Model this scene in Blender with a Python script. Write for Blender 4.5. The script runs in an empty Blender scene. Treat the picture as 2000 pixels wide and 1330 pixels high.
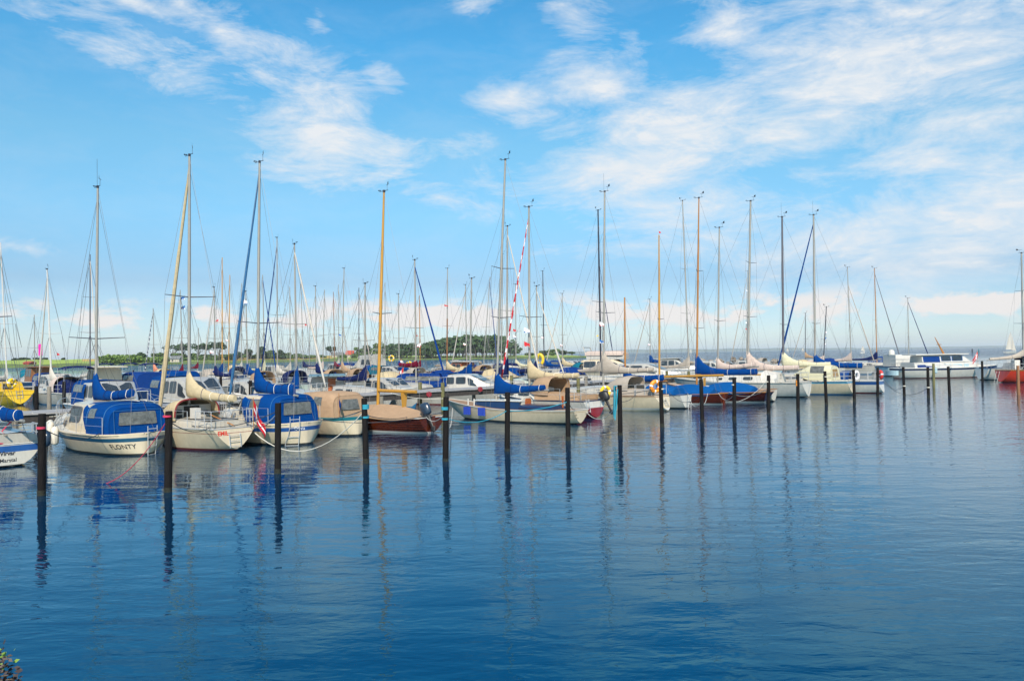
import bpy, math, random
from mathutils import Vector, Matrix
random.seed(7)
R = math.radians
SC = bpy.context.scene
COL = SC.collection

# ------------------------------------------------------------------ camera
F, CX, CY = 1556.0, 1000.0, 665.0            # focal length and centre in pixels of a 2000 px wide photo
CAMH, PITCH, ROLL = 3.2, 0.0170, 0.0146
cam_d = bpy.data.cameras.new("camera"); cam_d.sensor_width = 36.0; cam_d.lens = 36.0 * F / 2000.0
cam_d.clip_start = 0.1; cam_d.clip_end = 30000.0
cam = bpy.data.objects.new("camera", cam_d); COL.objects.link(cam)
_fw = Vector((0, math.cos(PITCH), math.sin(PITCH)))
_r0 = Vector((1, 0, 0)); _u0 = _r0.cross(_fw)
_rt = _r0 * math.cos(ROLL) - _u0 * math.sin(ROLL)
_up = _u0 * math.cos(ROLL) + _r0 * math.sin(ROLL)
CAM = Vector((0, 0, CAMH))
cam.matrix_world = Matrix(((_rt.x, _up.x, -_fw.x, 0), (_rt.y, _up.y, -_fw.y, 0), (_rt.z, _up.z, -_fw.z, CAMH), (0, 0, 0, 1)))
SC.camera = cam

def ray(px, py):
    return (_rt * ((px - CX) / F) - _up * ((py - CY) / F) + _fw)
def at(px, py, z=0.0):                         # point of the horizontal plane z seen at a pixel
    d = ray(px, py); k = (z - CAMH) / d.z
    return CAM + d * k
def at_depth(px, py, Y):                       # point seen at a pixel at distance Y
    d = ray(px, py); return CAM + d * (Y / d.y)
def proj(p):
    v = Vector(p) - CAM; w = v.dot(_fw)
    return CX + F * v.dot(_rt) / w, CY - F * v.dot(_up) / w
S2 = math.sqrt(0.5)
def un(u, n, z=0.0):                           # marina grid: u along the post rows, n away from the quay
    return Vector(((u - n) * S2, (u + n) * S2, z))
def u_at(px, n):                               # u of the point of row n that stands at column px
    lo, hi = -150.0, 400.0
    for _ in range(50):
        m = (lo + hi) / 2; p = un(m, n, 1.0)
        if p.y < 2 or proj(p)[0] < px: lo = m
        else: hi = m
    return lo

# ------------------------------------------------------------------ world, sun, exposure
SUN_EL, SUN_AZ = 40.0, 180.0                   # degrees; azimuth clockwise from +Y: straight behind the camera
world = bpy.data.worlds.new("World"); SC.world = world; world.use_nodes = True
SKY_STRENGTH = 0.072
SC.view_settings.view_transform = 'Standard'; SC.view_settings.look = 'None'
SC.view_settings.gamma = 1.0; SC.view_settings.exposure = 0.41

def azel(px, py):
    d = ray(px, py).normalized()
    return math.atan2(d.x, d.y), math.asin(d.z)

def build_world():
    nt = world.node_tree; N = nt.nodes; L = nt.links; N.clear()
    def nd(t, **k):
        n = N.new(t)
        for a, v in k.items(): setattr(n, a, v)
        return n
    def math_(op, a, b=None, c=None, clamp=False):
        n = nd('ShaderNodeMath', operation=op, use_clamp=clamp)
        for i, v in enumerate((a, b, c)):
            if v is None: continue
            if isinstance(v, (int, float)): n.inputs[i].default_value = v
            else: L.new(v, n.inputs[i])
        return n.outputs[0]
    out = nd('ShaderNodeOutputWorld'); bg = nd('ShaderNodeBackground')
    bg.inputs['Strength'].default_value = SKY_STRENGTH
    L.new(bg.outputs[0], out.inputs[0])
    sky = nd('ShaderNodeTexSky', sky_type='NISHITA'); sky.sun_disc = False
    sky.sun_elevation = R(SUN_EL); sky.sun_rotation = R(SUN_AZ)
    sky.air_density = 1.0; sky.dust_density = 0.6; sky.ozone_density = 2.2
    hs = nd('ShaderNodeHueSaturation')
    hs.inputs['Hue'].default_value = 0.485; hs.inputs['Saturation'].default_value = 1.12; hs.inputs['Value'].default_value = 1.5
    L.new(sky.outputs[0], hs.inputs['Color'])
    tc = nd('ShaderNodeTexCoord'); sx = nd('ShaderNodeSeparateXYZ'); L.new(tc.outputs['Generated'], sx.inputs[0])
    tr = nd('ShaderNodeValToRGB'); L.new(sx.outputs[2], tr.inputs[0])      # clear maritime air: bluer than the stock sky
    el_ = tr.color_ramp.elements
    for i, (p, c) in enumerate(SKY_TINT):
        e = el_[i] if i < 2 else el_.new(p)
        e.position = p; e.color = (*[v / 1.5 for v in c], 1)
    tm = nd('ShaderNodeMix', data_type='RGBA', blend_type='MULTIPLY'); tm.inputs[0].default_value = 1.0; L.new(hs.outputs[0], tm.inputs[6]); L.new(tr.outputs[0], tm.inputs[7])
    tv = nd('ShaderNodeMix', data_type='RGBA', blend_type='MULTIPLY'); tv.inputs[0].default_value = 1.0; tv.clamp_result = False; L.new(tm.outputs[2], tv.inputs[6]); tv.inputs[7].default_value = (1.5, 1.5, 1.5, 1)
    az = math_('ARCTAN2', sx.outputs[0], sx.outputs[1]); el = math_('ARCSINE', sx.outputs[2])
    cb = nd('ShaderNodeCombineXYZ'); L.new(az, cb.inputs[0]); L.new(el, cb.inputs[1])
    co = cb.outputs[0]
    def noise(rot, sc, scale, detail=7, rough=.6, dist=.6, off=(0, 0, 0)):
        m = nd('ShaderNodeMapping'); m.inputs['Rotation'].default_value = (0, 0, R(rot)); m.inputs['Scale'].default_value = sc; m.inputs['Location'].default_value = off
        L.new(co, m.inputs['Vector'])
        t = nd('ShaderNodeTexNoise'); t.inputs['Scale'].default_value = scale; t.inputs['Detail'].default_value = detail
        t.inputs['Roughness'].default_value = rough; t.inputs['Distortion'].default_value = dist
        L.new(m.outputs[0], t.inputs['Vector']); return t.outputs['Fac']
    def blob(px, py, rx, ry, rot, w):
        a, e = azel(px, py)
        m = nd('ShaderNodeMapping', vector_type='TEXTURE')
        m.inputs['Location'].default_value = (a, e, 0); m.inputs['Rotation'].default_value = (0, 0, R(rot))
        m.inputs['Scale'].default_value = (rx / F, ry / F, 1)
        L.new(co, m.inputs['Vector'])
        g = nd('ShaderNodeTexGradient', gradient_type='SPHERICAL'); L.new(m.outputs[0], g.inputs['Vector'])
        return math_('MULTIPLY', g.outputs['Fac'], w)
    def group(lst):
        acc = None
        for b in lst:
            v = blob(*b); acc = v if acc is None else math_('MAXIMUM', acc, v)
        return acc
    nl = noise(24, (1.0, 2.8, 1), 8.0, 10, .70, .5)
    nr = noise(-20, (1.0, 2.8, 1), 7.0, 10, .70, .45, (3, 1, 0))
    left = group(BLOBS_L); right = group(BLOBS_R)
    dl = math_('ADD', math_('MULTIPLY_ADD', left, 1.25, -0.54), math_('MULTIPLY_ADD', nl, 3.4, -1.48))
    dl = math_('MULTIPLY', math_('MULTIPLY', dl, 1.0, clamp=True), math_('MULTIPLY', left, 4.0, clamp=True))
    dr = math_('ADD', math_('MULTIPLY_ADD', right, 1.25, -0.46), math_('MULTIPLY_ADD', nr, 3.2, -1.40))
    dr = math_('MULTIPLY', math_('MULTIPLY', dr, 1.0, clamp=True), math_('MULTIPLY', right, 4.0, clamp=True))
    d = math_('MAXIMUM', dl, dr)
    nf = noise(-12, (1, 3.2, 1), 17.0, 8, .66, .4, (1.3, 2, 0))                # fibres inside the cloud
    d = math_('MULTIPLY', d, math_('MULTIPLY_ADD', nf, 1.5, .12, clamp=True))
    # a thin general veil and the sky outside the frame
    veil = math_('MULTIPLY', math_('MULTIPLY_ADD', nr, 1.6, -0.70, clamp=True), 0.24)
    # row of cumulus low over the horizon
    cu = noise(0, (1, 1.7, 1), 15.0, 8, .58, .25, (0.4, .3, 0))
    base, peak, top = .022, .046, .082
    up_ = math_('SMOOTH_MIN', math_('DIVIDE', math_('SUBTRACT', el, base), peak - base), math_('DIVIDE', math_('SUBTRACT', top, el), top - peak), .2)
    up_ = math_('MINIMUM', math_('MAXIMUM', up_, 0.0), 1.0)
    cm = group(BLOBS_C)
    dc = math_('MULTIPLY', math_('ADD', math_('MULTIPLY_ADD', cu, 10.0, -5.6), math_('MULTIPLY', math_('MULTIPLY', up_, cm), 2.3)), 1.0, clamp=True)
    dc = math_('MULTIPLY', dc, math_('MULTIPLY', up_, 1.6, clamp=True))
    mx1 = nd('ShaderNodeMix', data_type='RGBA'); L.new(tv.outputs[2], mx1.inputs[6]); mx1.inputs[7].default_value = (8.6, 9.0, 9.4, 1)
    L.new(math_('MAXIMUM', d, veil), mx1.inputs[0])
    mx2 = nd('ShaderNodeMix', data_type='RGBA'); L.new(mx1.outputs[2], mx2.inputs[6]); mx2.inputs[7].default_value = (9.6, 9.0, 8.7, 1)
    L.new(math_('MULTIPLY', dc, .88), mx2.inputs[0])
    L.new(mx2.outputs[2], bg.inputs['Color'])

SKY_TINT = [(0.0, (.82, .98, 1.28)), (.035, (.66, .80, 1.04)), (.09, (.56, .635, .80)), (.17, (.70, .90, 1.00)), (.25, (.80, 1.05, 1.08)), (.36, (.52, 1.10, 1.28)), (.7, (.30, 1.0, 1.35))]
#          px    py   rx   ry  rot  weight
BLOBS_L = [(300, 105, 330, 75, -20, .88), (430, 60, 220, 60, -8, .75), (640, 200, 210, 110, -20, 1.05), (650, 285, 250, 125, -12, 1.2),
           (745, 160, 90, 45, -35, .7), (860, 385, 170, 45, -15, .7), (620, 45, 40, 40, 0, .6), (70, 20, 170, 40, -12, .6), (30, 480, 110, 28, -8, .6),
           (250, 0, 240, 36, -12, .8)]
BLOBS_R = [(990, 190, 140, 50, 12, .8), (1030, 235, 120, 30, 0, .6), (900, 285, 100, 35, 8, .6), (1120, 30, 130, 65, -30, .8), (930, 10, 90, 30, 0, .6),
           (1240, 85, 60, 40, -30, .6), (1180, 165, 160, 95, -15, .85), (1350, 240, 360, 105, 4, 1.3), (1720, 90, 460, 190, 14, 1.15), (1620, 180, 480, 140, 12, 1.1), (1250, 320, 400, 85, 4, 1.25),
           (1420, 60, 160, 90, -15, .7), (1850, 240, 260, 120, 20, .9), (1950, 420, 330, 170, 20, 1.15), (1700, 470, 420, 130, 5, .85), (1350, 420, 480, 110, 4, .8), (1150, 390, 200, 60, 0, .7), (1750, 580, 400, 90, 0, .5)]
BLOBS_C = [(840, 605, 330, 90, 0, 1.25), (1230, 605, 260, 80, 0, 1.15), (1600, 605, 200, 70, 0, 1.1), (1890, 608, 190, 60, 0, 1.15), (600, 615, 170, 60, 0, .9), (330, 610, 160, 50, 0, .8), (130, 640, 260, 50, 0, .7), (230, 620, 90, 50, 0, .8), (1450, 620, 700, 60, 0, .6)]
build_world()

sun_d = bpy.data.lights.new("sun", 'SUN'); sun_d.energy = 5.0; sun_d.angle = R(0.6); sun_d.color = (1.0, 0.89, 0.73)
sun = bpy.data.objects.new("sun", sun_d); COL.objects.link(sun)
_sd = Vector((math.sin(R(SUN_AZ)) * math.cos(R(SUN_EL)), math.cos(R(SUN_AZ)) * math.cos(R(SUN_EL)), math.sin(R(SUN_EL))))
sun.rotation_euler = (-_sd).to_track_quat('-Z', 'Y').to_euler()

# ------------------------------------------------------------------ materials
_mats = {}
def mat(name, col, rough=.5, metal=0.0, var=.12, scale=6.0, bump=0.0, bscale=20.0, spec=.5, coat=0.0, stretch=(1, 1, 1), col2=None, lo=.35, hi=.7):
    if name in _mats: return _mats[name]
    m = bpy.data.materials.new(name); m.use_nodes = True; nt = m.node_tree; N = nt.nodes; L = nt.links
    b = N['Principled BSDF']
    b.inputs['Roughness'].default_value = rough; b.inputs['Metallic'].default_value = metal
    b.inputs['Specular IOR Level'].default_value = spec; b.inputs['Coat Weight'].default_value = coat
    tc = N.new('ShaderNodeTexCoord'); mp = N.new('ShaderNodeMapping'); mp.inputs['Scale'].default_value = stretch
    L.new(tc.outputs['Object'], mp.inputs[0])
    no = N.new('ShaderNodeTexNoise'); no.inputs['Scale'].default_value = scale; no.inputs['Detail'].default_value = 6; no.inputs['Roughness'].default_value = .65
    L.new(mp.outputs[0], no.inputs['Vector'])
    cr = N.new('ShaderNodeValToRGB'); cr.color_ramp.elements[0].position = lo; cr.color_ramp.elements[1].position = hi
    c2 = col2 or tuple(c * (1 - var) for c in col)
    cr.color_ramp.elements[0].color = (*c2, 1); cr.color_ramp.elements[1].color = (*col, 1)
    L.new(no.outputs['Fac'], cr.inputs[0]); L.new(cr.outputs[0], b.inputs['Base Color'])
    if bump:
        n2 = N.new('ShaderNodeTexNoise'); n2.inputs['Scale'].default_value = bscale; n2.inputs['Detail'].default_value = 3
        L.new(mp.outputs[0], n2.inputs['Vector'])
        bp = N.new('ShaderNodeBump'); bp.inputs['Strength'].default_value = 1.0; bp.inputs['Distance'].default_value = bump
        L.new(n2.outputs['Fac'], bp.inputs['Height']); L.new(bp.outputs[0], b.inputs['Normal'])
    _mats[name] = m; return m

def gel(name, col): return mat(name, col, .28, var=.17, scale=2.6, coat=.3, stretch=(2.2, 2.2, .6))
def cloth(name, col): return mat(name, col, .9, var=.16, scale=5, bump=.012, bscale=6, spec=.06, stretch=(1, 1, 1.6))
M_cream = gel('cream_gelcoat', (0.5920, 0.4960, 0.3520)); M_white = gel('white_gelcoat', (0.5600, 0.5360, 0.4880)); M_offw = gel('off_white_gelcoat', (0.4800, 0.4480, 0.3840))
M_bgw = gel('weathered_white_gelcoat', (0.4000, 0.3800, 0.3440)); M_green = gel('pale_green_gelcoat', (0.3840, 0.4400, 0.3760)); M_yellow = gel('yellow_gelcoat', (0.6400, 0.4160, 0.0160)); M_red = gel('red_gelcoat', (0.4960, 0.0400, 0.0160))
M_navy = gel('navy_gelcoat', (0.0096, 0.0280, 0.0880)); M_blue = gel('blue_gelcoat', (0.0160, 0.0720, 0.2400)); M_teal = gel('teal_gelcoat', (0.0080, 0.1280, 0.1600)); M_lblue = gel('light_blue_gelcoat', (0.0560, 0.2560, 0.4160))
M_dred = gel('dark_red_gelcoat', (0.2000, 0.0096, 0.0160)); M_ltblue = gel('pale_blue_gelcoat', (0.3360, 0.4640, 0.5120))
M_anti = mat('dark_antifouling', (0.0096, 0.0096, 0.0128), .6, col2=(.03, .035, .03)); M_antib = mat('blue_antifouling', (0.0160, 0.1280, 0.2720), .6); M_antir = mat('red_antifouling', (0.1280, 0.0160, 0.0160), .6)
M_deck = mat('deck_grip', (0.4960, 0.4800, 0.4320), .7, var=.15, scale=9); M_teak = mat('teak_deck', (0.3360, 0.1920, 0.0960), .6, var=.35, scale=14, stretch=(.3, 4, 1))
M_mahog = mat('varnished_mahogany', (.13, .024, .007), .22, var=.55, scale=8, coat=.6, stretch=(.35, 1, 7)); M_mahog2 = mat('dark_varnished_mahogany', (.085, .015, .006), .2, var=.5, scale=8, coat=.6, stretch=(.35, 1, 6))
M_wood = mat('varnished_spruce', (0.4000, 0.1600, 0.0200), .3, var=.3, scale=6, coat=.4, stretch=(3, 3, .25)); M_gold = mat('golden_varnished_spruce', (0.4800, 0.2400, 0.0280), .3, var=.25, scale=6, coat=.4, stretch=(3, 3, .25)); M_brown = mat('brown_wood', (0.2400, 0.1040, 0.0400), .5, var=.3, scale=8)
M_alu = mat('anodised_aluminium', (0.2960, 0.2840, 0.2560), .42, metal=.2, var=.12, scale=3); M_wht = mat('white_paint', (0.5280, 0.5120, 0.4800), .35); M_blk = mat('black_anodised', (0.0280, 0.0280, 0.0400), .35); M_dgrey = mat('dark_grey_anodised', (0.0960, 0.0920, 0.1080), .35)
M_steel = mat('stainless_steel', (0.4960, 0.4960, 0.4960), .3, metal=.35); M_wire = mat('rigging_wire', (0.0960, 0.1000, 0.1080), .5, metal=.2)
M_cblue = cloth('royal_blue_canvas', (0.0008, 0.0416, 0.1880)); M_cnavy = cloth('navy_canvas', (0.0096, 0.0176, 0.0800)); M_cmid = cloth('blue_canvas', (.006, .036, .17))
M_cbeige = cloth('beige_canvas', (0.4800, 0.3920, 0.2480)); M_ctan = cloth('tan_canvas', (.37, .25, .16)); M_cgrey = cloth('warm_grey_canvas', (0.3680, 0.3200, 0.2720)); M_cpink = cloth('pinkish_canvas', (0.4960, 0.4000, 0.3520)); M_cpale = cloth('pale_yellow_canvas', (0.5600, 0.5280, 0.3680))
M_cwhite = cloth('white_sailcloth', (0.4800, 0.4480, 0.4000)); M_cmar = cloth('maroon_canvas', (0.1360, 0.0096, 0.0280)); M_csalm = cloth('salmon_canvas', (0.5280, 0.2080, 0.1360)); M_csky = cloth('bright_blue_tarpaulin', (.003, .075, .26)); M_cteal = cloth('teal_canvas', (0.0080, 0.1280, 0.1920))
M_cdull = cloth('faded_blue_canvas', (0.0400, 0.1360, 0.2880)); M_roof = mat('slate_blue_roof', (0.1200, 0.2080, 0.2560), .6)
M_glass = mat('tinted_window', (.035, .045, .055), .06, var=.4, scale=3); M_vinyl = mat('clear_vinyl', (.17, .175, .165), .08, var=.6, scale=5, bump=.03, bscale=4)
M_rubber = mat('black_rubber', (.015, .015, .017), .5); M_eng = mat('outboard_cowling', (.02, .035, .06), .3, coat=.4)
M_post = mat('tarred_timber', (.006, .0055, .006), .8, col2=(.012, .010, .010), spec=.12, scale=10, bump=.02, bscale=9, stretch=(3, 3, .4)); M_oldw = mat('weathered_timber', (.26, .23, .19), .85, var=.5, scale=12, bump=.01, stretch=(3, 3, .4)); M_mossw = mat('mossy_timber', (.16, .15, .06), .9, var=.5, scale=9)
M_plank = mat('grey_jetty_planks', (.36, .35, .35), .85, var=.4, scale=3, stretch=(1, 7, 1)); M_beam = mat('dark_jetty_beam', (.06, .05, .045), .85, var=.5, scale=8)
M_fend = mat('white_fender_vinyl', (.72, .66, .56), .45, var=.15); M_dfend = mat('blue_fender_vinyl', (.02, .05, .34), .45); M_orange = mat('orange_lifebuoy', (.85, .27, .01), .5, var=.2); M_ybuoy = mat('yellow_lifebuoy', (.85, .52, .01), .5, var=.15); M_rbuoy = mat('red_lifebuoy', (.66, .04, .03), .5)
M_rope = mat('dark_rope', (.05, .055, .065), .9, scale=40); M_rblue = mat('turquoise_rope', (.02, .26, .36), .9); M_rwhite = mat('white_rope', (.62, .58, .50), .9, scale=40); M_rred = mat('red_rope', (.50, .03, .08), .9)
M_flagr = mat('red_flag_cloth', (.50, .012, .02), .8); M_flagw = mat('white_flag_cloth', (.78, .74, .76), .8); M_flagb = mat('blue_flag_cloth', (.02, .12, .36), .8); M_pink = mat('magenta_bag', (.75, .02, .40), .7)
M_txtk = mat('black_lettering', (.015, .015, .02), .5); M_txtr = mat('red_lettering', (.60, .04, .02), .5); M_txtw = mat('white_lettering', (.8, .8, .8), .5)
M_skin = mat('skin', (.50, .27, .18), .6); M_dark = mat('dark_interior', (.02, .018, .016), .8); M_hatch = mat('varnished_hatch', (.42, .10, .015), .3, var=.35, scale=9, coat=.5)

# ------------------------------------------------------------------ mesh helpers
def ob(name, data, parent=None):
    o = bpy.data.objects.new(name, data); COL.objects.link(o)
    if parent is not None: o.parent = parent
    return o
def tag(o, label=None, cat=None, group=None, kind=None):
    if label: o['label'] = label
    if cat: o['category'] = cat
    if group: o['group'] = group
    if kind: o['kind'] = kind
    return o
def thing(name, label, cat, loc=(0, 0, 0), rz=0.0, group=None):
    o = bpy.data.objects.new(name, None); COL.objects.link(o); o.location = loc; o.rotation_euler = (0, 0, rz); o.empty_display_size = .2
    return tag(o, label, cat, group)

class MB:
    def __init__(s): s.v = []; s.f = []; s.m = []
    def add(s, vs, fs, m=0):
        b = len(s.v); s.v += [tuple(p) for p in vs]
        for f in fs:
            s.f.append([b + i for i in f]); s.m.append(m)
        return s
    def box(s, lo, hi, m=0):
        x0, y0, z0 = lo; x1, y1, z1 = hi
        return s.add([(x0, y0, z0), (x1, y0, z0), (x1, y1, z0), (x0, y1, z0), (x0, y0, z1), (x1, y0, z1), (x1, y1, z1), (x0, y1, z1)],
                     [(0, 3, 2, 1), (4, 5, 6, 7), (0, 1, 5, 4), (1, 2, 6, 5), (2, 3, 7, 6), (3, 0, 4, 7)], m)
    def loft(s, rings, m=0, closed=True, cap0=True, cap1=True, rowm=None):
        n = len(rings[0]); b = len(s.v)
        for r in rings: s.v += [tuple(p) for p in r]
        k = n if closed else n - 1
        for i in range(len(rings) - 1):
            for j in range(k):
                a = b + i * n + j; c = b + i * n + (j + 1) % n
                s.f.append([a, c, c + n, a + n]); s.m.append(rowm[j] if rowm else m)
        if cap0: s.f.append([b + j for j in reversed(range(n))]); s.m.append(m)
        if cap1: s.f.append([b + (len(rings) - 1) * n + j for j in range(n)]); s.m.append(m)
        return s
    def tube(s, pts, r, n=6, m=0, cap=True):
        pts = [Vector(p) for p in pts]; rings = []; prev = None
        rr = r if isinstance(r, (list, tuple)) else [r] * len(pts)
        for i, p in enumerate(pts):
            t = (pts[min(i + 1, len(pts) - 1)] - pts[max(i - 1, 0)])
            t = t.normalized() if t.length > 1e-9 else Vector((0, 0, 1))
            if prev is None:
                a = Vector((0, 0, 1)) if abs(t.z) < .9 else Vector((1, 0, 0)); nx = t.cross(a).normalized()
            else:
                nx = prev - t * prev.dot(t); nx = nx.normalized() if nx.length > 1e-6 else t.orthogonal().normalized()
            prev = nx; ny = t.cross(nx)
            rings.append([p + (nx * math.cos(2 * math.pi * k / n) + ny * math.sin(2 * math.pi * k / n)) * rr[i] for k in range(n)])
        return s.loft(rings, m, True, cap, cap)
    def slab(s, poly, off, m=0):               # polygon of 3-D points extruded by a vector
        off = Vector(off); n = len(poly); a = [Vector(p) for p in poly]
        return s.add(a + [p + off for p in a], [list(reversed(range(n))), [n + i for i in range(n)]] + [[i, (i + 1) % n, n + (i + 1) % n, n + i] for i in range(n)], m)
    def build(s, name, mats, parent=None, smooth=True, angle=40):
        me = bpy.data.meshes.new(name); me.from_pydata(s.v, [], s.f)
        for m in (mats if isinstance(mats, (list, tuple)) else [mats]): me.materials.append(m)
        me.polygons.foreach_set('material_index', s.m)
        me.validate(); me.update()
        if smooth:
            me.polygons.foreach_set('use_smooth', [True] * len(me.polygons))
            me.set_sharp_from_angle(angle=R(angle))
        return ob(name, me, parent)
def rrect(w, h, r, n=3, cx=0, cy=0):
    pts = []
    for (sx, sy, a0) in ((1, 1, 0), (-1, 1, 90), (-1, -1, 180), (1, -1, 270)):
        for k in range(n + 1):
            a = R(a0 + 90 * k / n); pts.append((cx + sx * (w / 2 - r) + r * math.cos(a), cy + sy * (h / 2 - r) + r * math.sin(a)))
    return pts
def text_mesh(txt, size, shear=0.0, bold=0.0):
    cu = bpy.data.curves.new('lettering', 'FONT'); cu.body = txt; cu.size = size; cu.shear = shear; cu.offset = bold; cu.align_x = 'CENTER'; cu.resolution_u = 2
    o = bpy.data.objects.new('lettering', cu); COL.objects.link(o)
    me = bpy.data.meshes.new_from_object(o.evaluated_get(bpy.context.evaluated_depsgraph_get()))
    vs = [tuple(v.co) for v in me.vertices]; fs = [tuple(p.vertices) for p in me.polygons]
    bpy.data.objects.remove(o); bpy.data.curves.remove(cu); bpy.data.meshes.remove(me)
    return vs, fs
def sag(a, b, drop, n=10):
    a = Vector(a); b = Vector(b)
    return [a.lerp(b, i / n) - Vector((0, 0, drop * 4 * (i / n) * (1 - i / n))) for i in range(n + 1)]

# ------------------------------------------------------------------ boat builder
HEAD_IN, HEAD_OUT = R(135), R(-45)            # bow away from the quay / bow towards the quay
def len_to(pos, rz, px, z=1.1):               # hull length that puts the bow at a photo column
    lo, hi = 2.0, 16.0; c = Vector((math.cos(rz), math.sin(rz), 0)); p = Vector((pos[0], pos[1], z))
    s = 1 if proj(p + c * hi)[0] > proj(p + c * lo)[0] else -1
    for _ in range(40):
        m = (lo + hi) / 2
        if (proj(p + c * m)[0] - px) * s < 0: lo = m
        else: hi = m
    return lo
class Boat:
    def __init__(s, name, label, pos, rz, L, B, fs, fb, fm=None, ws=.7, es=.45, round_stern=False, rake=0.0, ks=.05, bowp=3.0, bow0=.78, lod=0, group='boats moored in the marina', cat='sailboat', full=.9, tm=.42):
        s.L, s.B, s.fs, s.fb, s.fm = L, B, fs, fb, fm if fm is not None else min(fs, fb) * .9
        s.ws, s.es, s.rs, s.rake, s.ks, s.bowp, s.bow0, s.lod, s.full, s.tm = ws, es, round_stern, rake, ks, bowp, bow0, lod, full, tm
        s.rz = rz; s.pos = Vector((pos[0], pos[1], 0)); s.sc = 1
        s.root = thing(name, label, cat, s.pos, rz, group)
        s.c, s.s_ = math.cos(rz), math.sin(rz); s.mx = None
    def W(s, x, y, z): return Vector((s.pos.x + x * s.c - y * s.s_, s.pos.y + x * s.s_ + y * s.c, z))
    def loc(s, p):
        dx, dy = p[0] - s.pos.x, p[1] - s.pos.y
        return Vector((dx * s.c + dy * s.s_, -dx * s.s_ + dy * s.c, p[2]))
    # hull lines
    def beam(s, t):
        t = min(max(t, 0), 1); h = s.B / 2
        if t < s.tm:
            q = t / s.tm; b = s.ws + (1 - s.ws) * math.sin(math.pi / 2 * q)
            if s.rs: b *= math.sqrt(max(0, 1 - (1 - min(t / .14, 1)) ** 2)) * .97 + .03
            return h * b
        q = (t - s.tm) / (1 - s.tm); return h * max(1 - q ** 2.1, 0) ** s.full
    def sheer(s, t):
        if t < .4: q = t / .4; return s.fs + (s.fm - s.fs) * (1 - (1 - q) ** 2)
        q = (t - .4) / .6; return s.fm + (s.fb - s.fm) * q ** 1.8
    def keel(s, t):
        z = -.42
        if t < .45: q = 1 - t / .45; z += (s.ks + .42) * q ** 2.0
        if t > s.bow0: q = (t - s.bow0) / (1 - s.bow0); z += (s.fb - z) * q ** s.bowp
        return z
    def expo(s, t):
        if t < .4: return s.es + (.30 - s.es) * (t / .4)
        return .30 + .55 * ((t - .4) / .6) ** 2
    def X(s, t, z): return t * s.L + s.rake * (z / s.fs) * max(0, 1 - t * 5)
    def hp(s, t, z, side=1):
        k, h = s.keel(t), s.sheer(t); v = min(max((z - k) / max(h - k, 1e-4), 0), 1)
        return Vector((s.X(t, z), side * s.beam(t) * v ** s.expo(t), z))
    def dz(s, x): return s.sheer(min(max(x / s.L, 0), 1))
    def hb(s, x): return s.beam(min(max(x / s.L, 0), 1))
    def hull(s, top, anti=None, boot=None, stripes=(), name='hull'):
        """stripes: list of (f0, f1, material), fractions of the topside height"""
        n = (26, 16, 10)[s.lod]
        ts = [(1 - math.cos(math.pi * i / n)) / 2 for i in range(n + 1)]; ts = [.5 * a + .5 * i / n for i, a in enumerate(ts)]
        if s.rs: ts = sorted(set(ts + [.004, .012, .03, .05, .08, .11]))
        ts[-1] = .999
        mats = [top, anti or M_anti, boot or anti or M_anti] + [q[2] for q in stripes]
        fr = sorted(set([0, .18, .4, .62, .82, 1.0] + [q[0] for q in stripes] + [q[1] for q in stripes]))
        rings = []
        for t in ts:
            k, h = s.keel(t), s.sheer(t)
            zs = [k, k + (min(0, h) - k) * .35 if k < 0 else k, max(k, -.03), max(k, .07)] + [max(k, .07 + f * (h - .07)) for f in fr[1:]]
            port = [s.hp(t, z, 1) for z in zs]; stb = [s.hp(t, z, -1) for z in zs]
            rings.append(list(reversed(port)) + stb[1:])
        nz = len(rings[0]); half = 3 + len(fr) - 1
        band = [1, 1, 2]
        for a, b in zip(fr[:-1], fr[1:]):
            mi = 0
            for i, q in enumerate(stripes):
                if a >= q[0] - 1e-6 and b <= q[1] + 1e-6: mi = 3 + i
            band.append(mi)
        rowm = list(reversed(band)) + band
        mb = MB(); mb.loft(rings, 0, False, False, False, rowm)
        if True:
            r0 = rings[0]
            for j in range(nz // 2):
                if (Vector(r0[j]) - Vector(r0[j + 1])).length > 1e-4: mb.add([r0[j], r0[j + 1], r0[nz - 2 - j], r0[nz - 1 - j]], [(0, 1, 2, 3)], rowm[j])
        o = mb.build(name, mats, s.root, angle=50)
        s.hull_o = o; return o
    def deck(s, m=None, inset=.02):
        n = 14; mb = MB(); ring = []
        xs = [.02 + .96 * i / n for i in range(n + 1)]
        P = [(s.X(t, s.sheer(t)), s.beam(t) * .985, s.sheer(t) - inset) for t in xs]
        for x, b, z in P: ring.append([(x, b, z), (x, b * .5, z + .02), (x, 0, z + .03), (x, -b * .5, z + .02), (x, -b, z)])
        mb.loft(ring, 0, False, False, False)
        return mb.build('deck', m or M_deck, s.root)
    def rail(s, m, r=.022, name='rubbing_strake', dz=0.0, t0=.0, t1=.985):
        mb = MB(); n = (26, 14, 8)[s.lod]
        for sd in (1, -1):
            mb.tube([s.hp(t0 + (t1 - t0) * i / n, s.sheer(t0 + (t1 - t0) * i / n) + dz, sd) for i in range(n + 1)], r, 5)
        if not s.rs and t0 == 0: mb.tube([s.hp(0, s.fs + dz, 1), s.hp(0, s.fs + dz, -1)], r, 5)
        return mb.build(name, m, s.root)
    # superstructure
    def ringh(s, q, r=.08, crown=.05):
        x, wb, wt, zb, zt = q; r = min(r, (zt - zb) * .45, wt * .5)
        h = [(wb, zb), (wt, zt - r), (wt - r * .3, zt - r * .3), (wt - r, zt), (wt * .45, zt + crown * .75)]
        return [(x, y, z) for y, z in h] + [(x, 0, zt + crown)] + [(x, -y, z) for y, z in reversed(h)]
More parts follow.
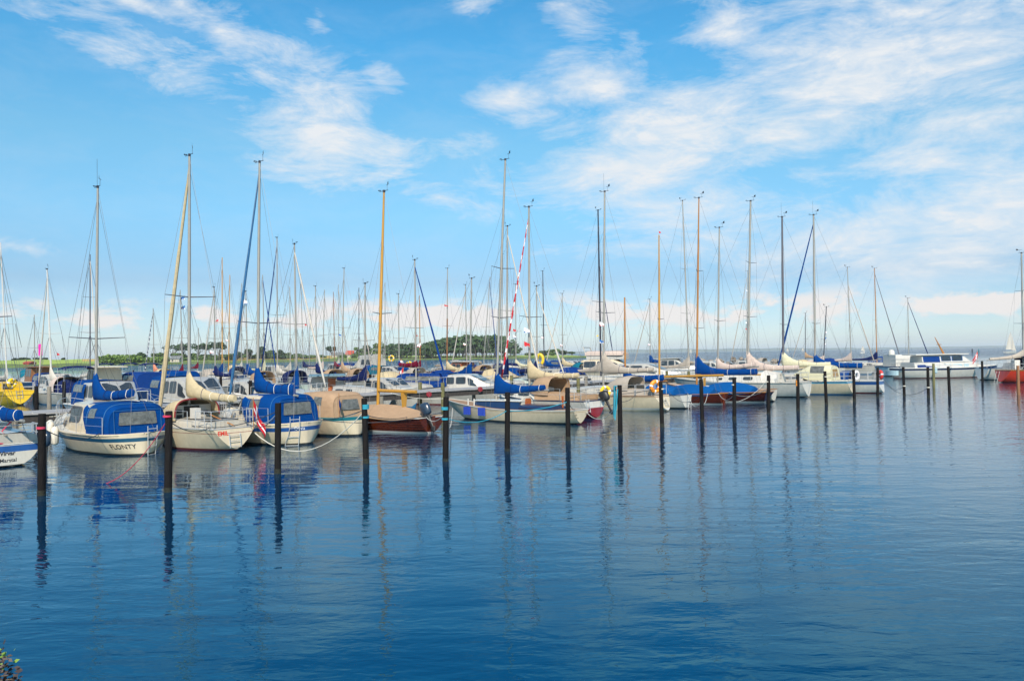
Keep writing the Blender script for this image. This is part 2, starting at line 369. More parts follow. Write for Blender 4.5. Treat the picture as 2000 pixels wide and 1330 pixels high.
    def house(s, secs, m, name='cabin', r=.08, crown=.05, parent=None):
        mb = MB(); mb.loft([s.ringh(q, r, crown) for q in secs], 0, True)
        o = mb.build(name, m, parent or s.root, angle=35); o_secs = secs; s.secs = (secs, r, crown); s.house_o = o; return o
    def hpos(s, x, f, side):
        secs, r, _ = s.secs
        for a, b in zip(secs[:-1], secs[1:]):
            lo, hi = min(a[0], b[0]), max(a[0], b[0])
            if lo - 1e-6 <= x <= hi + 1e-6:
                k = (x - a[0]) / (b[0] - a[0]) if abs(b[0] - a[0]) > 1e-6 else 0; q = [a[i] + (b[i] - a[i]) * k for i in range(5)]; break
        else: q = secs[0]
        y = q[1] + (q[2] - q[1]) * f; z = q[3] + (q[4] - r - q[3]) * f
        return Vector((x, side * y, z))
    def side_windows(s, wins, m=None, rad=.3, parent=None, off=.006, sides=(1, -1), frame=None, name='window'):
        for (x0, x1, f0, f1, *sl) in wins:
            sk = sl[0] if sl else 0.0
            for sd in sides:
                pl = rrect(1, 1, rad, 3, .5, .5)
                pts = [s.hpos(x0 + (x1 - x0) * u + sk * v, f0 + (f1 - f0) * v, sd) for u, v in pl]
                if sd < 0: pts.reverse()
                nrm = Vector((0, sd, .12)).normalized()
                if frame:
                    c = sum(pts, Vector()) / len(pts); big = [c + (p - c) * 1.14 + nrm * off * .2 for p in pts]
                    fo = MB().slab(big, nrm * (off + .006)).build('window_frame', frame, parent or s.house_o, False)
                    MB().slab([p + nrm * (off + .008) for p in pts], nrm * .006).build(name, m or M_glass, parent or s.house_o, False)
                else:
                    MB().slab([p - nrm * .004 for p in pts], nrm * (off + .006)).build(name, m or M_glass, parent or s.house_o, False)
    def quad_window(s, P, m=None, parent=None, rad=.12, inset=.0, name='window', thick=.008, n=3):
        a, b, c, d = [Vector(p) for p in P]        # corners counter-clockwise seen from outside
        nrm = (b - a).cross(d - a).normalized()
        pts = [(a * (1 - u) + b * u) * (1 - v) + (d * (1 - u) + c * u) * v for u, v in rrect(1 - inset * 2, 1 - inset * 2, rad, n, .5, .5)]
        return MB().slab([p - nrm * .003 for p in pts], nrm * thick).build(name, m or M_glass, parent or s.house_o, False)
    # canvas
    @staticmethod
    def archp(q, a, py=.55, pz=.78):
        x, w, zb, zt = q[:4]; sl = q[4] if len(q) > 4 else 0.0
        c, sn = math.cos(a), math.sin(a); z = zb + (zt - zb) * abs(sn) ** pz
        return Vector((x + sl * (z - zb), w * math.copysign(abs(c) ** py, c), z))
    def canopy(s, secs, m, name='canopy', close_front=False, close_rear=True, n=16, shell=.018, parent=None, py=.55, pz=.78):
        mb = MB(); s.cs = secs; s.cpp = (py, pz)
        rings = [[s.archp(q, math.pi * j / n, py, pz) for j in range(n + 1)] for q in secs]
        mb.loft(rings, 0, False, False, False)
        if not close_rear or not close_front:
            inn = []
            for q in secs:
                q2 = list(q); q2[1] -= shell; q2[3] -= shell
                inn.append([s.archp(q2, math.pi * j / n, py, pz) for j in range(n + 1)])
            mb.loft([list(reversed(r)) for r in inn], 0, False, False, False)
            for k in (0, -1):
                mb.loft([rings[k], inn[k]] if k == 0 else [inn[k], rings[k]], 0, False, False, False)
        if close_rear: mb.add(rings[0], [list(range(n + 1))])
        if close_front: mb.add(rings[-1], [list(reversed(range(n + 1)))])
        s.can_o = mb.build(name, m, parent or s.root, angle=45); return s.can_o
    def canopy_window(s, i0, k0, i1, k1, a0, a1, m=None, off=.012, name='window', parent=None, n=5):
        """patch between section i0+k0 and i1+k1 and arch angles a0..a1 (degrees)"""
        def S(i, k):
            a, b = s.cs[i], s.cs[min(i + 1, len(s.cs) - 1)]; L_ = max(len(a), len(b)); a = list(a) + [0] * (L_ - len(a)); b = list(b) + [0] * (L_ - len(b))
            return [x + (y - x) * k for x, y in zip(a, b)]
        mb = MB(); g = []; q0, q1 = S(i0, k0), S(i1, k1)
        for iu in range(n + 1):
            q = [a + (b - a) * iu / n for a, b in zip(q0, q1)]
            if i1 == i0 or i1 == i0 + 1 and k1 == 0: pass
            row = []
            for iv in range(n + 1):
                a = R(a0 + (a1 - a0) * iv / n); p = s.archp(q, a, *s.cpp)
                nrm = Vector((0, p.y / max(q[1], .1), (p.z - q[2]) / max(q[3] - q[2], .1) * .8)).normalized()
                row.append(p + nrm * off)
            g.append(row)
        mb.loft(g, 0, False, False, False)
        return mb.build(name, m or M_vinyl, parent or s.can_o)
    # rig
    def mast(s, bx, tx, ty, m, r=.05, z0=None, spreaders=((.55, .75),), top=1, taper=.75, mx=None):
        if mx is None:
            lo, hi = .08 * s.L, .96 * s.L; z = 1.6
            flo, fhi = proj(s.W(lo, 0, z))[0], proj(s.W(hi, 0, z))[0]
            for _ in range(40):
                mid = (lo + hi) / 2; f = proj(s.W(mid, 0, z))[0]
                if (f - bx) * (fhi - flo) < 0: lo = mid
                else: hi = mid
            mx = (lo + hi) / 2
        s.mx = mx; base = s.W(mx, 0, 0); z0 = s.dz(mx) if z0 is None else z0
        T = s.loc(at_depth(tx, ty, base.y)); s.top = T; s.mz0 = z0
        Bp = Vector((mx, 0, z0))
        # keep the mast vertical at its foot column
        n = 8; pts = [Bp.lerp(T, i / n) for i in range(n + 1)]
        rr = [r * (1 if i < n * .6 else 1 - (1 - taper) * (i / n - .6) / .4) for i in range(n + 1)]
        o = MB().tube(pts, rr, 10 if s.lod == 0 else 6).build('mast', m, s.root); s.mast_o = o
        s.spr = []
        H = T - Bp
        for f, w in spreaders:
            c = Bp + H * f
            for sd in (1, -1):
                tip = c + Vector((-.12, sd * w, .05)); s.spr.append((f, sd, tip))
                MB().tube([c, tip], [.022, .014], 5).build('spreader', M_dgrey if s.lod == 0 else m, o)
        if top and s.lod < 2:
            v = MB(); v.tube([T, T + Vector((0, 0, .10))], r * .9, 6); v.tube([T + Vector((-.28, .02, .06)), T + Vector((.3, 0, .06))], .012, 4)
            v.tube([T + Vector((-.2, 0, .06)), T + Vector((-.22, 0, .3))], .007, 4); v.tube([T + Vector((-.42, .12, .3)), T + Vector((-.05, -.1, .32))], .010, 4)
            v.add([T + Vector((-.42, .12, .27)), T + Vector((-.28, .05, .27)), T + Vector((-.28, .05, .39)), T + Vector((-.42, .12, .42))], [(0, 1, 2, 3)])
            for k in range(3):
                a = k * 2.1; p = T + Vector((.3, 0, .12)); v.tube([p, p + Vector((.07 * math.cos(a), .07 * math.sin(a), .0))], .018, 4)
            if top > 1: v.tube([T + Vector((.05, 0, .1)), T + Vector((.05, 0, 1.1))], .006, 4)
            v.build('wind_vane', M_blk, o)
        return o
    def rig(s, fore=1.0, back=True, r=None, low=True, jibbed=False, name_stays=True):
        r = r or (.0055, .0085, .014)[s.lod]; T = s.top; Bp = Vector((s.mx, 0, s.mz0)); H = T - Bp
        bow = Vector((s.L * .985, 0, s.fb)); hd = Bp + H * fore
        parts = []
        if not jibbed: parts.append(('forestay', [[bow, hd]]))
        if back:
            st = Vector((.1, 0, s.fs + .1)); mid = st.lerp(T, .22)
            parts.append(('backstay', [[Vector((.15, s.hb(.2) * .6, s.fs)), mid, T], [Vector((.15, -s.hb(.2) * .6, s.fs)), mid]]))
        for sd in (1, -1):
            ch = Vector((s.mx - .2, sd * s.hb(s.mx - .2) * .95, s.dz(s.mx))); w = []
            tips = [t for f, q, t in s.spr if q == sd]
            w.append([ch] + tips + [hd if fore < .98 else T])
            if low and tips:
                for dx in (.5, -.5): w.append([Vector((s.mx + dx, sd * s.hb(s.mx + dx) * .95, s.dz(s.mx + dx))), Bp + H * (s.spr[0][0] - .01)])
            parts.append(('shroud', w))
        if s.lod == 2: parts = [('rigging', [w for _, ws in parts for w in ws])]
        for nm, ws in parts:
            mb = MB()
            for w in ws: mb.tube(w, r, 4)
            mb.build(nm, M_wire, s.root)
    def cover(s, ytop, ybot, xend, yend, m, w=.14, k=.28, hend=.10, boomm=None, name='sail_cover', lump=.05, seed=0, sgn=-1, lead=.0):
        """boom and sail cover; rows given as photo rows at the mast and at the boom end"""
        base = s.W(s.mx, 0, 0); zt = at_depth(CX, ytop, base.y).z; zb = at_depth(CX, ybot, base.y).z
        zt += (at_depth(proj(base)[0], ytop, base.y).z - at_depth(CX, ytop, base.y).z); zb += (at_depth(proj(base)[0], ybot, base.y).z - at_depth(CX, ybot, base.y).z)
        lo, hi = 0.3, s.L * 1.15
        x0 = proj(s.W(s.mx, 0, zb))[0]
        for _ in range(40):
            mid = (lo + hi) / 2; f = proj(s.W(s.mx + sgn * mid, 0, zb))[0]
            if abs(f - x0) < abs(xend - x0): lo = mid
            else: hi = mid
        Lb = (lo + hi) / 2; ep = s.W(s.mx + sgn * Lb, 0, 0); ze = at_depth(xend, yend, ep.y).z
        return s.cover_m(Lb, zb, zt - zb, ze, m, w, k, hend, boomm, name, lump, seed, sgn)
    def cover_m(s, Lb, zb, h0, ze, m, w=.14, k=.28, hend=.10, boomm=None, name='sail_cover', lump=.05, seed=0, sgn=-1):
        rnd = random.Random(seed + 11); n = (22, 14, 9)[s.lod]; nr = (12, 8, 6)[s.lod]; rings = []
        off = Vector((s.top - Vector((s.mx, 0, s.mz0)))); lean = Vector((off.x / off.z, off.y / off.z, 0)) if off.z > 1 else Vector()
        for i in range(n + 1):
            q = i / n; d = -.09 + (Lb + .09) * q
            b = zb + (ze - hend - zb) * max(q, 0)
            e = math.exp(-max(d, 0) / (k * 1.2)); hh = (h0 - .30) * e + .30 * (1 - q) + hend * 2 * q
            hh *= 1 + rnd.uniform(-lump, lump) * (1 - e); b -= .03 * math.sin(math.pi * q)
            ring = []
            for j in range(nr):
                a = 2 * math.pi * j / nr; sv = (math.sin(a) + 1) / 2
                ww = w * (1 - .45 * q) * (1 - .5 * sv * min(1, hh)) * (1 + rnd.uniform(-.06, .06)) * (.75 if i == 0 else 1) * (1 + .10 * math.sin(i * 2.4 + j * .9 + seed))
                z = b + hh * sv
                ring.append(Vector((s.mx + sgn * d, ww * math.cos(a), z)) + lean * (z - s.mz0) * e)
            rings.append(ring)
        o = MB().loft(rings, 0, True).build(name, m, s.root, angle=80)
        if s.lod == 0:
            for i in (8, 12, 16, 20):
                c = sum(rings[i], Vector()) / nr; pts = [c + (p - c) * 1.03 for p in rings[i]]
                MB().tube(pts + pts[:1], .012, 4).build('sail_tie', M_rwhite if i % 8 else M_cnavy, o)
        if boomm is not False:
            MB().tube([(s.mx, 0, zb + .02), (s.mx + sgn * (Lb + .22), 0, ze - hend + .02)], .045, 8).build('boom', boomm or M_alu, s.root)
        s.boom = (Lb, zb, ze); return o
    def jib(s, m, fore=.97, r=.085, x=None, z=None, m2=None, turns=0, bot=None, topf=None, rt=.4):
        Bp = Vector((s.mx, 0, s.mz0)); hd = Bp + (s.top - Bp) * fore
        bow = Vector((x if x is not None else s.L * .97, 0, z if z is not None else s.fb + .35))
        n = 40 if turns else 14; nr = 8; mb = MB(); pts = [bow.lerp(hd, i / n) for i in range(n + 1)]
        rr = [r * (.45 + .55 * min(1, i / n * 8)) * (1 - (1 - rt) * (i / n)) * (1 + .10 * math.sin(i * 2.3)) for i in range(n + 1)]
        mb.tube(pts, rr, nr)
        if m2:
            for fi in range(n * nr):
                i, j = divmod(fi, nr)
                if ((i * turns * nr // n) + j) % nr < 3: mb.m[fi] = 1
        o = mb.build('furled_jib', [m, m2] if m2 else m, s.root)
        MB().tube([Vector((s.L * .985, 0, s.fb)), bow], .012, 5).build('forestay', M_wire, s.root)
        return o
    # fittings
    def pulpit(s, h=.6, back=.9, stern=False, r=.014, m=None):
        mb = MB(); L = s.L
        if not stern:
            P = []
            for i in range(9):
                q = -1 + 2 * i / 8; t = 1 - abs(q) * back / L - .012
                p = s.hp(t, s.sheer(t), 1 if q > 0 else -1); P.append(Vector((p.x + .08 * (1 - abs(q)), p.y * .92, p.z + h)))
            mb.tube(P, r, 6); feet = (0, 2, 6, 8)
            nm = 'pulpit'
        else:
            P = []
            for sd in (1, -1):
                pr = [s.hp(t, s.sheer(t), sd) for t in (.16, .08, .02)]
                P += [Vector((p.x + .03, p.y * .95, p.z + h)) for p in (pr if sd > 0 else reversed(pr))]
            mb.tube(P, r, 6); mb.tube([p - Vector((0, 0, h * .48)) for p in P], r * .8, 5); feet = range(len(P)); nm = 'pushpit'
        for i in feet:
            p = P[i]; mb.tube([p, Vector((p.x, p.y, p.z - h - .02))], r, 6)
        return mb.build(nm, m or M_steel, s.root)
    def lifelines(s, x0, x1, n=4, h=.58, r=.006, m=None):
        mb = MB()
        for sd in (1, -1):
            tops = []
            for i in range(n):
                x = x0 + (x1 - x0) * i / (n - 1); t = x / s.L; p = s.hp(t, s.sheer(t), sd); b = Vector((p.x, p.y * .95, p.z)); tops.append(b + Vector((0, 0, h)))
                mb.tube([b, tops[-1]], .012, 5)
            mb.tube(tops, r, 4); mb.tube([p - Vector((0, 0, h * .5)) for p in tops], r, 4)
        return mb.build('guardrail', m or M_steel, s.root)
    def ladder(s, y0, w=.28, ztop=None, zbot=-.05, n=4, x=None, m=None, tilt=0.0):
        zt = ztop if ztop is not None else s.fs + .25; mb = MB()
        def P(y, z):
            z_ = min(z, s.fs); t = 0.0
            xx = s.rake * z / s.fs
            if s.rs:
                lo, hi = 0.0, .3
                for _ in range(25):
                    md = (lo + hi) / 2
                    if abs(s.hp(md, max(z_, .1), 1).y) < abs(y): lo = md
                    else: hi = md
                xx = s.hp(hi, max(z_, .1), 1).x
            return Vector((xx - .06 if x is None else x, y, z))
        for y in (y0, y0 + w): mb.tube([P(y, zbot + (zt - zbot) * i / 5) for i in range(6)], .014, 5)
        for i in range(n):
            z = zbot + .05 + (zt - zbot - .15) * i / (n - 1); mb.tube([P(y0, z), P(y0 + w, z)], .014, 5)
        return mb.build('boarding_ladder', m or M_steel, s.root)
    def outboard(s, y, z, cow=None, x=-.12, tilt=0.0, sc=1.0):
        rot = Matrix.Rotation(tilt, 4, 'Y'); o0 = Vector((x, y, z))
        def T(p): return o0 + rot @ Vector(p)
        mb = MB(); rings = []
        for zz, a, b in ((-.04, .12, .09), (.0, .20, .12), (.12, .23, .135), (.26, .24, .14), (.36, .21, .12), (.41, .12, .08)):
            rings.append([T((-.10 + a * math.cos(q) * sc, b * math.sin(q) * sc, (zz + .02 * math.cos(q)) * sc)) for q in [2 * math.pi * k / 12 for k in range(12)]])
        e = mb.loft(rings).build('outboard_motor', cow or M_eng, s.root, angle=50)
        lg = MB(); lg.loft([[T((-.1 + a * math.cos(q), b * math.sin(q), zz)) for q in [2 * math.pi * k / 8 for k in range(8)]] for zz, a, b in ((-.02, .10, .07), (-.3, .08, .05), (-.6, .07, .03), (-.62, .16, .04), (-.64, .16, .04), (-.8, .05, .05))])
        lg.box(T((.0, -.06, -.25)), T((.10, .06, .02))) if tilt == 0 else None
        lg.build('motor_leg', M_rubber, e); return e
    def side_text(s, txt, x, z, size, m, side=1, shear=0.0, bold=.0):
        vs, fs = text_mesh(txt, size, shear, bold); out = []
        S = [s.hp(.5 * (i / 120) ** 1.6, z, side) for i in range(121)]; acc = [0.0]    # letters follow the contour from the stern centre
        acc[0] = abs(S[0].y)
        for p_, q_ in zip(S[:-1], S[1:]): acc.append(acc[-1] + (q_ - p_).length)
        def xat(d):
            for i in range(120):
                if acc[i + 1] >= d: return S[i].x + (S[i + 1].x - S[i].x) * max(0, d - acc[i]) / max(acc[i + 1] - acc[i], 1e-6)
            return S[-1].x
        for (a, b, _) in vs:
            xx = xat(x - a if side > 0 else x + a); p = s.hp(xx / s.L, z + b, side); q = s.hp(xx / s.L + .004, z + b, side); r2 = s.hp(xx / s.L, z + b + .02, side)
            nrm = (q - p).cross(r2 - p); nrm = nrm.normalized() if nrm.length else Vector((0, side, 0))
            if nrm.y * side < 0: nrm = -nrm
            out.append(p + nrm * .008)
        return MB().add(out, fs).build('lettering', m, s.hull_o, False)
    def stern_text(s, txt, y, z, size, m, shear=0.0, bold=0.0):
        vs, fs = text_mesh(txt, size, shear, bold)
        return MB().add([(s.rake * (z + b) / s.fs - .006, y - a, z + b) for a, b, _ in vs], fs).build('lettering', m, s.hull_o, False)
    def side_panel_text(s, txt, x, y, z, size, m, parent, side=1, shear=0.0):
        vs, fs = text_mesh(txt, size, shear)
        return MB().add([(x - a * side, y, z + b) for a, b, _ in vs], fs).build('lettering', m, parent, False)
    def flag(s, p, w, h, kind='dk', staff=True, droop=.5, ang=0.0, sh=None):
        """a small ensign on a leaning staff; kind 'dk' red with a white cross"""
        p = Vector(p); n = 8; mb = MB(); d = Vector((math.cos(ang), math.sin(ang), 0)); tip = p + Vector((0, 0, (sh or h * 1.9)))
        g = []
        for i in range(n + 1):
            q = i / n; row = []
            for j in range(7):
                v = j / 6; pos = tip + d * (w * q * (1 - droop * .55)) - Vector((0, 0, h * v + droop * w * q)) + d.cross(Vector((0, 0, 1))) * (.05 * math.sin(q * 7 + v * 2) * q * 2 * w)
                row.append(pos)
            g.append(row)
        mb.loft(g, 0, False, False, False)
        for fi in range(n * 6):
            i, j = divmod(fi, 6)
            if kind == 'dk' and (i == 2 or j in (2, 3) and False or j == 3): mb.m[fi] = 1
        o = mb.build('ensign', [M_flagr, M_flagw] if kind == 'dk' else [kind, kind], s.root)
        if staff: MB().tube([p, tip + Vector((0, 0, .05))], .012, 5).build('flagstaff', M_wood, o)
        return o
    def pennant(s, f, sd, m, w=.35, h=.22, m2=None, dz=.5, dirx=None):
        w *= .75; h *= .75
        Bp = Vector((s.mx, 0, s.mz0)); c = Bp + (s.top - Bp) * f + Vector((0, sd * .45, -dz))
        d = Vector(dirx) if dirx else Vector((-.5, -.6, -.15)); k = Vector((0, 0, h))
        mb = MB(); g = [[c + d * (w * i / 4) + Vector((0, 0, -.03 * math.sin(i * 1.7))), c + d * (w * i / 4) + k * (.5 - 0.05 * i) * .5, c + d * (w * i / 4) + k * (1 - .08 * i)] for i in range(5)]
        mb.loft(g, 0, False, False, False)
        if m2:
            for i in range(len(mb.m)):
                if i // 2 == 1 or i % 2: mb.m[i] = 1
        return mb.build('pennant', [m, m2 or m], s.root)

def fender(b, x, z, side, label, m=None, r=.11, h=.55, name='fender', grp='fenders hanging on the hulls', y=None):
    t = x / b.L; p = b.hp(t, min(b.sheer(t), z + h), side); y_ = (abs(p.y) + r + .015) if y is None else y
    w = b.W(x, side * y_, z)
    mb = MB(); mb.loft([[(rr * math.cos(q), rr * math.sin(q), zz) for q in [2 * math.pi * k / 12 for k in range(12)]] for zz, rr in ((0, .03), (.02, r * .6), (.08, r), (h - .08, r), (h - .02, r * .6), (h, .03))])
    o = mb.build(name, m or M_fend, None); o.location = w; tag(o, label, 'fender', grp)
    top = b.hp(t, b.sheer(t), side) + Vector((0, 0, .3)); tw = b.W(top.x, top.y, top.z) - w
    MB().tube([(0, 0, h), tw], .008, 4).build('lanyard', M_rope, o)
    return o
def lifebuoy(loc, nrm, m, label, r=.28, tr=.09, grp='lifebuoys on the boats', horseshoe=False, name='lifebuoy'):
    n = 20; mb = MB(); pts = []
    a0, a1 = (R(-60), R(240)) if horseshoe else (0, 2 * math.pi)
    nrm = Vector(nrm).normalized(); up = Vector((0, 0, 1)); sx = up.cross(nrm).normalized(); up = nrm.cross(sx)
    k = 1.5 if horseshoe else 1
    P = [sx * r * math.cos(a0 + (a1 - a0) * i / n) + up * r * k * math.sin(a0 + (a1 - a0) * i / n) for i in range(n + 1)]
    mb.tube(P, tr, 8, 0, horseshoe)
    for i in range(len(mb.m)):
        if not horseshoe and (i // 8) % 5 == 0: mb.m[i] = 1
    o = mb.build(name, [m, M_flagw if not horseshoe else m], None); o.location = loc
    return tag(o, label, 'lifebuoy', grp)

# ------------------------------------------------------------------ setting: water, shores, coast
def water_material():
    m = bpy.data.materials.new('harbour_water'); m.use_nodes = True; nt = m.node_tree; N = nt.nodes; L = nt.links; N.clear()
    out = N.new('ShaderNodeOutputMaterial'); mix = N.new('ShaderNodeMixShader'); L.new(mix.outputs[0], out.inputs['Surface'])
    body = N.new('ShaderNodeBsdfDiffuse'); body.inputs['Color'].default_value = (0.0, .022, .060, 1)
    gl = N.new('ShaderNodeBsdfGlossy'); gl.inputs['Roughness'].default_value = .02
    fr = N.new('ShaderNodeFresnel'); fr.inputs['IOR'].default_value = 1.60
    lw = N.new('ShaderNodeLayerWeight'); lw.inputs['Blend'].default_value = .5
    cr = N.new('ShaderNodeValToRGB'); cr.color_ramp.elements[0].position = .58; cr.color_ramp.elements[0].color = (.12, .76, 1.0, 1); cr.color_ramp.elements[1].position = .94; cr.color_ramp.elements[1].color = (1.0, 1.0, 1.0, 1)
    L.new(lw.outputs['Facing'], cr.inputs[0]); L.new(cr.outputs[0], gl.inputs['Color'])
    L.new(fr.outputs[0], mix.inputs[0]); L.new(body.outputs[0], mix.inputs[1]); L.new(gl.outputs[0], mix.inputs[2])
    tc = N.new('ShaderNodeTexCoord')
    def noise(rot, sc, scale, detail, rough=.5, dist=0.0):
        mp = N.new('ShaderNodeMapping'); mp.inputs['Rotation'].default_value = (0, 0, R(rot)); mp.inputs['Scale'].default_value = sc; L.new(tc.outputs['Object'], mp.inputs[0])
        n = N.new('ShaderNodeTexNoise'); n.inputs['Scale'].default_value = scale; n.inputs['Detail'].default_value = detail; n.inputs['Roughness'].default_value = rough; n.inputs['Distortion'].default_value = dist
        L.new(mp.outputs[0], n.inputs['Vector']); return n.outputs['Fac']
    def mth(op, a, b_, clamp=False):
        n = N.new('ShaderNodeMath'); n.operation = op; n.use_clamp = clamp
        for i, v in enumerate((a, b_)):
            if isinstance(v, (int, float)): n.inputs[i].default_value = v
            else: L.new(v, n.inputs[i])
        return n.outputs[0]
    swell = noise(8, (.35, 1, 1), .9, 2, .5, .3)            # long low waves
    rip = noise(14, (.45, 1, 1), 3.2, 3, .55, .4)             # ripples
    rip2 = noise(-18, (.5, 1, 1), 7.0, 2, .5, .3)
    patch = noise(20, (.4, 1, 1), .05, 3, .55, .5)            # calm and ruffled patches
    amp = mth('MULTIPLY_ADD', mth('SUBTRACT', patch, .38, True), 5.0); amp.node.inputs[2].default_value = .22; amp.node.use_clamp = True
    h = mth('ADD', mth('MULTIPLY', swell, WAVE[0]), mth('MULTIPLY', mth('ADD', mth('MULTIPLY', rip, WAVE[1]), mth('MULTIPLY', rip2, WAVE[2])), amp))
    sy = N.new('ShaderNodeSeparateXYZ'); L.new(tc.outputs['Object'], sy.inputs[0])
    sea = mth('MULTIPLY', mth('SUBTRACT', sy.outputs[1], 150.0), .006, True)      # open-sea chop beyond the breakwater
    h = mth('ADD', h, mth('MULTIPLY', mth('MULTIPLY', noise(5, (.5, 1, 1), .55, 4, .6, .3), sea), .9))
    bp = N.new('ShaderNodeBump'); bp.inputs['Strength'].default_value = 1.0; bp.inputs['Distance'].default_value = 1.0
    L.new(h, bp.inputs['Height']); L.new(bp.outputs[0], gl.inputs['Normal']); L.new(bp.outputs[0], fr.inputs['Normal'])
    return m
WAVE = (.031, .020, .0056)
mb = MB(); mb.add([(-14000, -60, 0), (14000, -60, 0), (14000, 14000, 0), (-14000, 14000, 0)], [(0, 1, 2, 3)])
water = tag(mb.build('water', water_material(), None, False), 'calm rippled blue harbour water reflecting boats and sky', kind='structure')

def lerp_tab(tab, x):
    if x <= tab[0][0]: return tab[0][1]
    for (a, p), (b, q) in zip(tab[:-1], tab[1:]):
        if x <= b: return p + (q - p) * (x - a) / (b - a)
    return tab[-1][1]
SHORE = [(-250, 721), (0, 719), (150, 717), (300, 712.5), (450, 709.5), (600, 706.5), (750, 704), (900, 702), (1000, 700.8), (1120, 699.3), (1160, 698.0)]
def shore_pt(px, back, z=0.0):
    p = at(px, lerp_tab(SHORE, px), 0); d = Vector((p.x, p.y, 0)).normalized(); q = p + d * back; q.z = z; return q
def land_z(px, back):
    rise = lerp_tab([(-250, 4.0), (180, 3.8), (260, 3.2), (420, 3.4), (480, 4.0), (640, 4.2), (740, 3.4), (900, 2.2), (1060, 1.8), (1150, .9)], px)
    return -.4 + 1.2 * min(1, back / 8) + (rise - .8) * min(1, max(0, back - 8) / 110) ** .8 + .25 * math.sin(px * .05 + back * .03)
mb = MB(); cols = [-250 + 10 * i for i in range(142)]; bk = [0, 4, 8, 16, 30, 50, 75, 105, 140, 200, 320]
rings = [[shore_pt(px, b * (1 if px < 1060 else max(.05, (1160 - px) / 100)), land_z(px, b) if px < 1155 else -.2) for b in bk] for px in cols]
mb.loft(rings, 0, False, False, False)
for fi in range(len(mb.m)):
    i, j = divmod(fi, len(bk) - 1); px = cols[i]
    mb.m[fi] = 0 if j < 4 else (2 if 420 < px < 650 and j < 9 or (150 < px < 185 and j > 5) else 1)
M_reed = mat('reed_bank', (.14, .20, .035), .95, var=.5, scale=.15, bump=.5, bscale=.6); M_field = mat('green_field', (.34, .44, .06), .95, var=.35, scale=.03); M_gold_f = mat('ripe_grain_field', (.52, .36, .07), .95, var=.3, scale=.05)
tag(mb.build('far_shore', [M_reed, M_field, M_gold_f]), 'low green and golden fields along the far shore', kind='structure')
mb = MB(); rings = []
for i in range(60):
    px = 1000 + 22 * i; rel = lerp_tab([(1000, 0), (1060, 6), (1200, 26), (1300, 32), (1420, 24), (1520, 26), (1650, 15), (1800, 11), (1950, 13), (2150, 9), (2300, 4)], px)
    h = rel * (1 + .18 * math.sin(i * 1.3) + .1 * math.sin(i * 2.9)) + 2
    p = at_depth(px, 680, 8600); rings.append([(p.x, 8600, -2), (p.x, 8640, h * .5), (p.x, 8900, h), (p.x, 9500, h * .8), (p.x, 9900, -2)])
mb.loft(rings, 0, False, False, False)
tag(mb.build('distant_coast_hills', mat('distant_woods', (.06, .10, .06), .95, var=.3, scale=.002)), 'low wooded coast on the horizon', kind='structure')

# rubble breakwater
M_rock = mat('breakwater_rock', (.30, .25, .20), .9, var=.55, scale=1.2, bump=.12, bscale=2.0); M_rock2 = mat('grey_rock', (.33, .32, .30), .9, var=.5, scale=1.4, bump=.1, bscale=2)
def rock(mb, c, r, rnd, m=0):
    vs = []; fs = []; nu, nv = 7, 5; k = (rnd.uniform(.75, 1.3), rnd.uniform(.75, 1.3), rnd.uniform(.5, .85)); rot = rnd.uniform(0, 6.3)
    for j in range(nv):
        ph = math.pi * (j + .5) / nv
        for i in range(nu):
            a = 2 * math.pi * i / nu + rot; q = r * rnd.uniform(.78, 1.12)
            vs.append((c[0] + q * k[0] * math.sin(ph) * math.cos(a), c[1] + q * k[1] * math.sin(ph) * math.sin(a), c[2] + q * k[2] * math.cos(ph)))
    mb.loft([vs[j * nu:(j + 1) * nu] for j in range(nv)], m)
rnd = random.Random(3); mb = MB()
for i in range(1150):
    q = rnd.random(); px = 845 + 900 * q; Y = 150 - 22 * q + rnd.uniform(-3.5, 3.5)
    top = lerp_tab([(845, 1.2), (900, 2.1), (980, 1.5), (1100, 1.0), (1250, .9), (1360, 1.6), (1400, 2.1), (1500, 2.0), (1560, 1.5), (1640, 1.1), (1745, .2)], px)
    base = at_depth(px, 700, Y); dy = abs(Y - (150 - 22 * q)) / 3.5
    rock(mb, (base.x, Y, rnd.uniform(-.2, max(0, top * (1 - dy * .7)))), rnd.uniform(.3, .72), rnd, rnd.randint(0, 1))
tag(mb.build('breakwater_rocks', [M_rock, M_rock2], None, True, 25), 'brown and grey rubble breakwater behind the moored boats', kind='stuff')

# ------------------------------------------------------------------ trees and houses on the far shore
M_leaf = mat('deciduous_leaves', (.085, .15, .028), .8, var=.5, scale=.25); M_leafd = mat('dark_pine_foliage', (.035, .075, .022), .85, var=.45, scale=.25); M_leafl = mat('light_green_leaves', (.14, .23, .035), .8, var=.4, scale=.25); M_bark = mat('tree_bark', (.10, .075, .055), .9)
def leaves(mb, c, rx, rz, n, rnd, size):
    for _ in range(n):
        a = rnd.uniform(0, 6.283); zz = rnd.uniform(-1, 1); q = rnd.uniform(.45, 1) ** .6; k = math.sqrt(1 - zz * zz)
        p = Vector((c[0] + rx * q * k * math.cos(a), c[1] + rx * q * k * math.sin(a), c[2] + rz * q * zz))
        s = size * rnd.uniform(.6, 1.4); u = Vector((rnd.uniform(-1, 1), rnd.uniform(-1, 1), rnd.uniform(-.6, .6))).normalized(); w = u.orthogonal().normalized()
        mb.add([p - u * s - w * s * .6, p + u * s * .7 - w * s * .7, p + u * s + w * s * .6, p - u * s * .6 + w * s * .8], [(0, 1, 2, 3)])
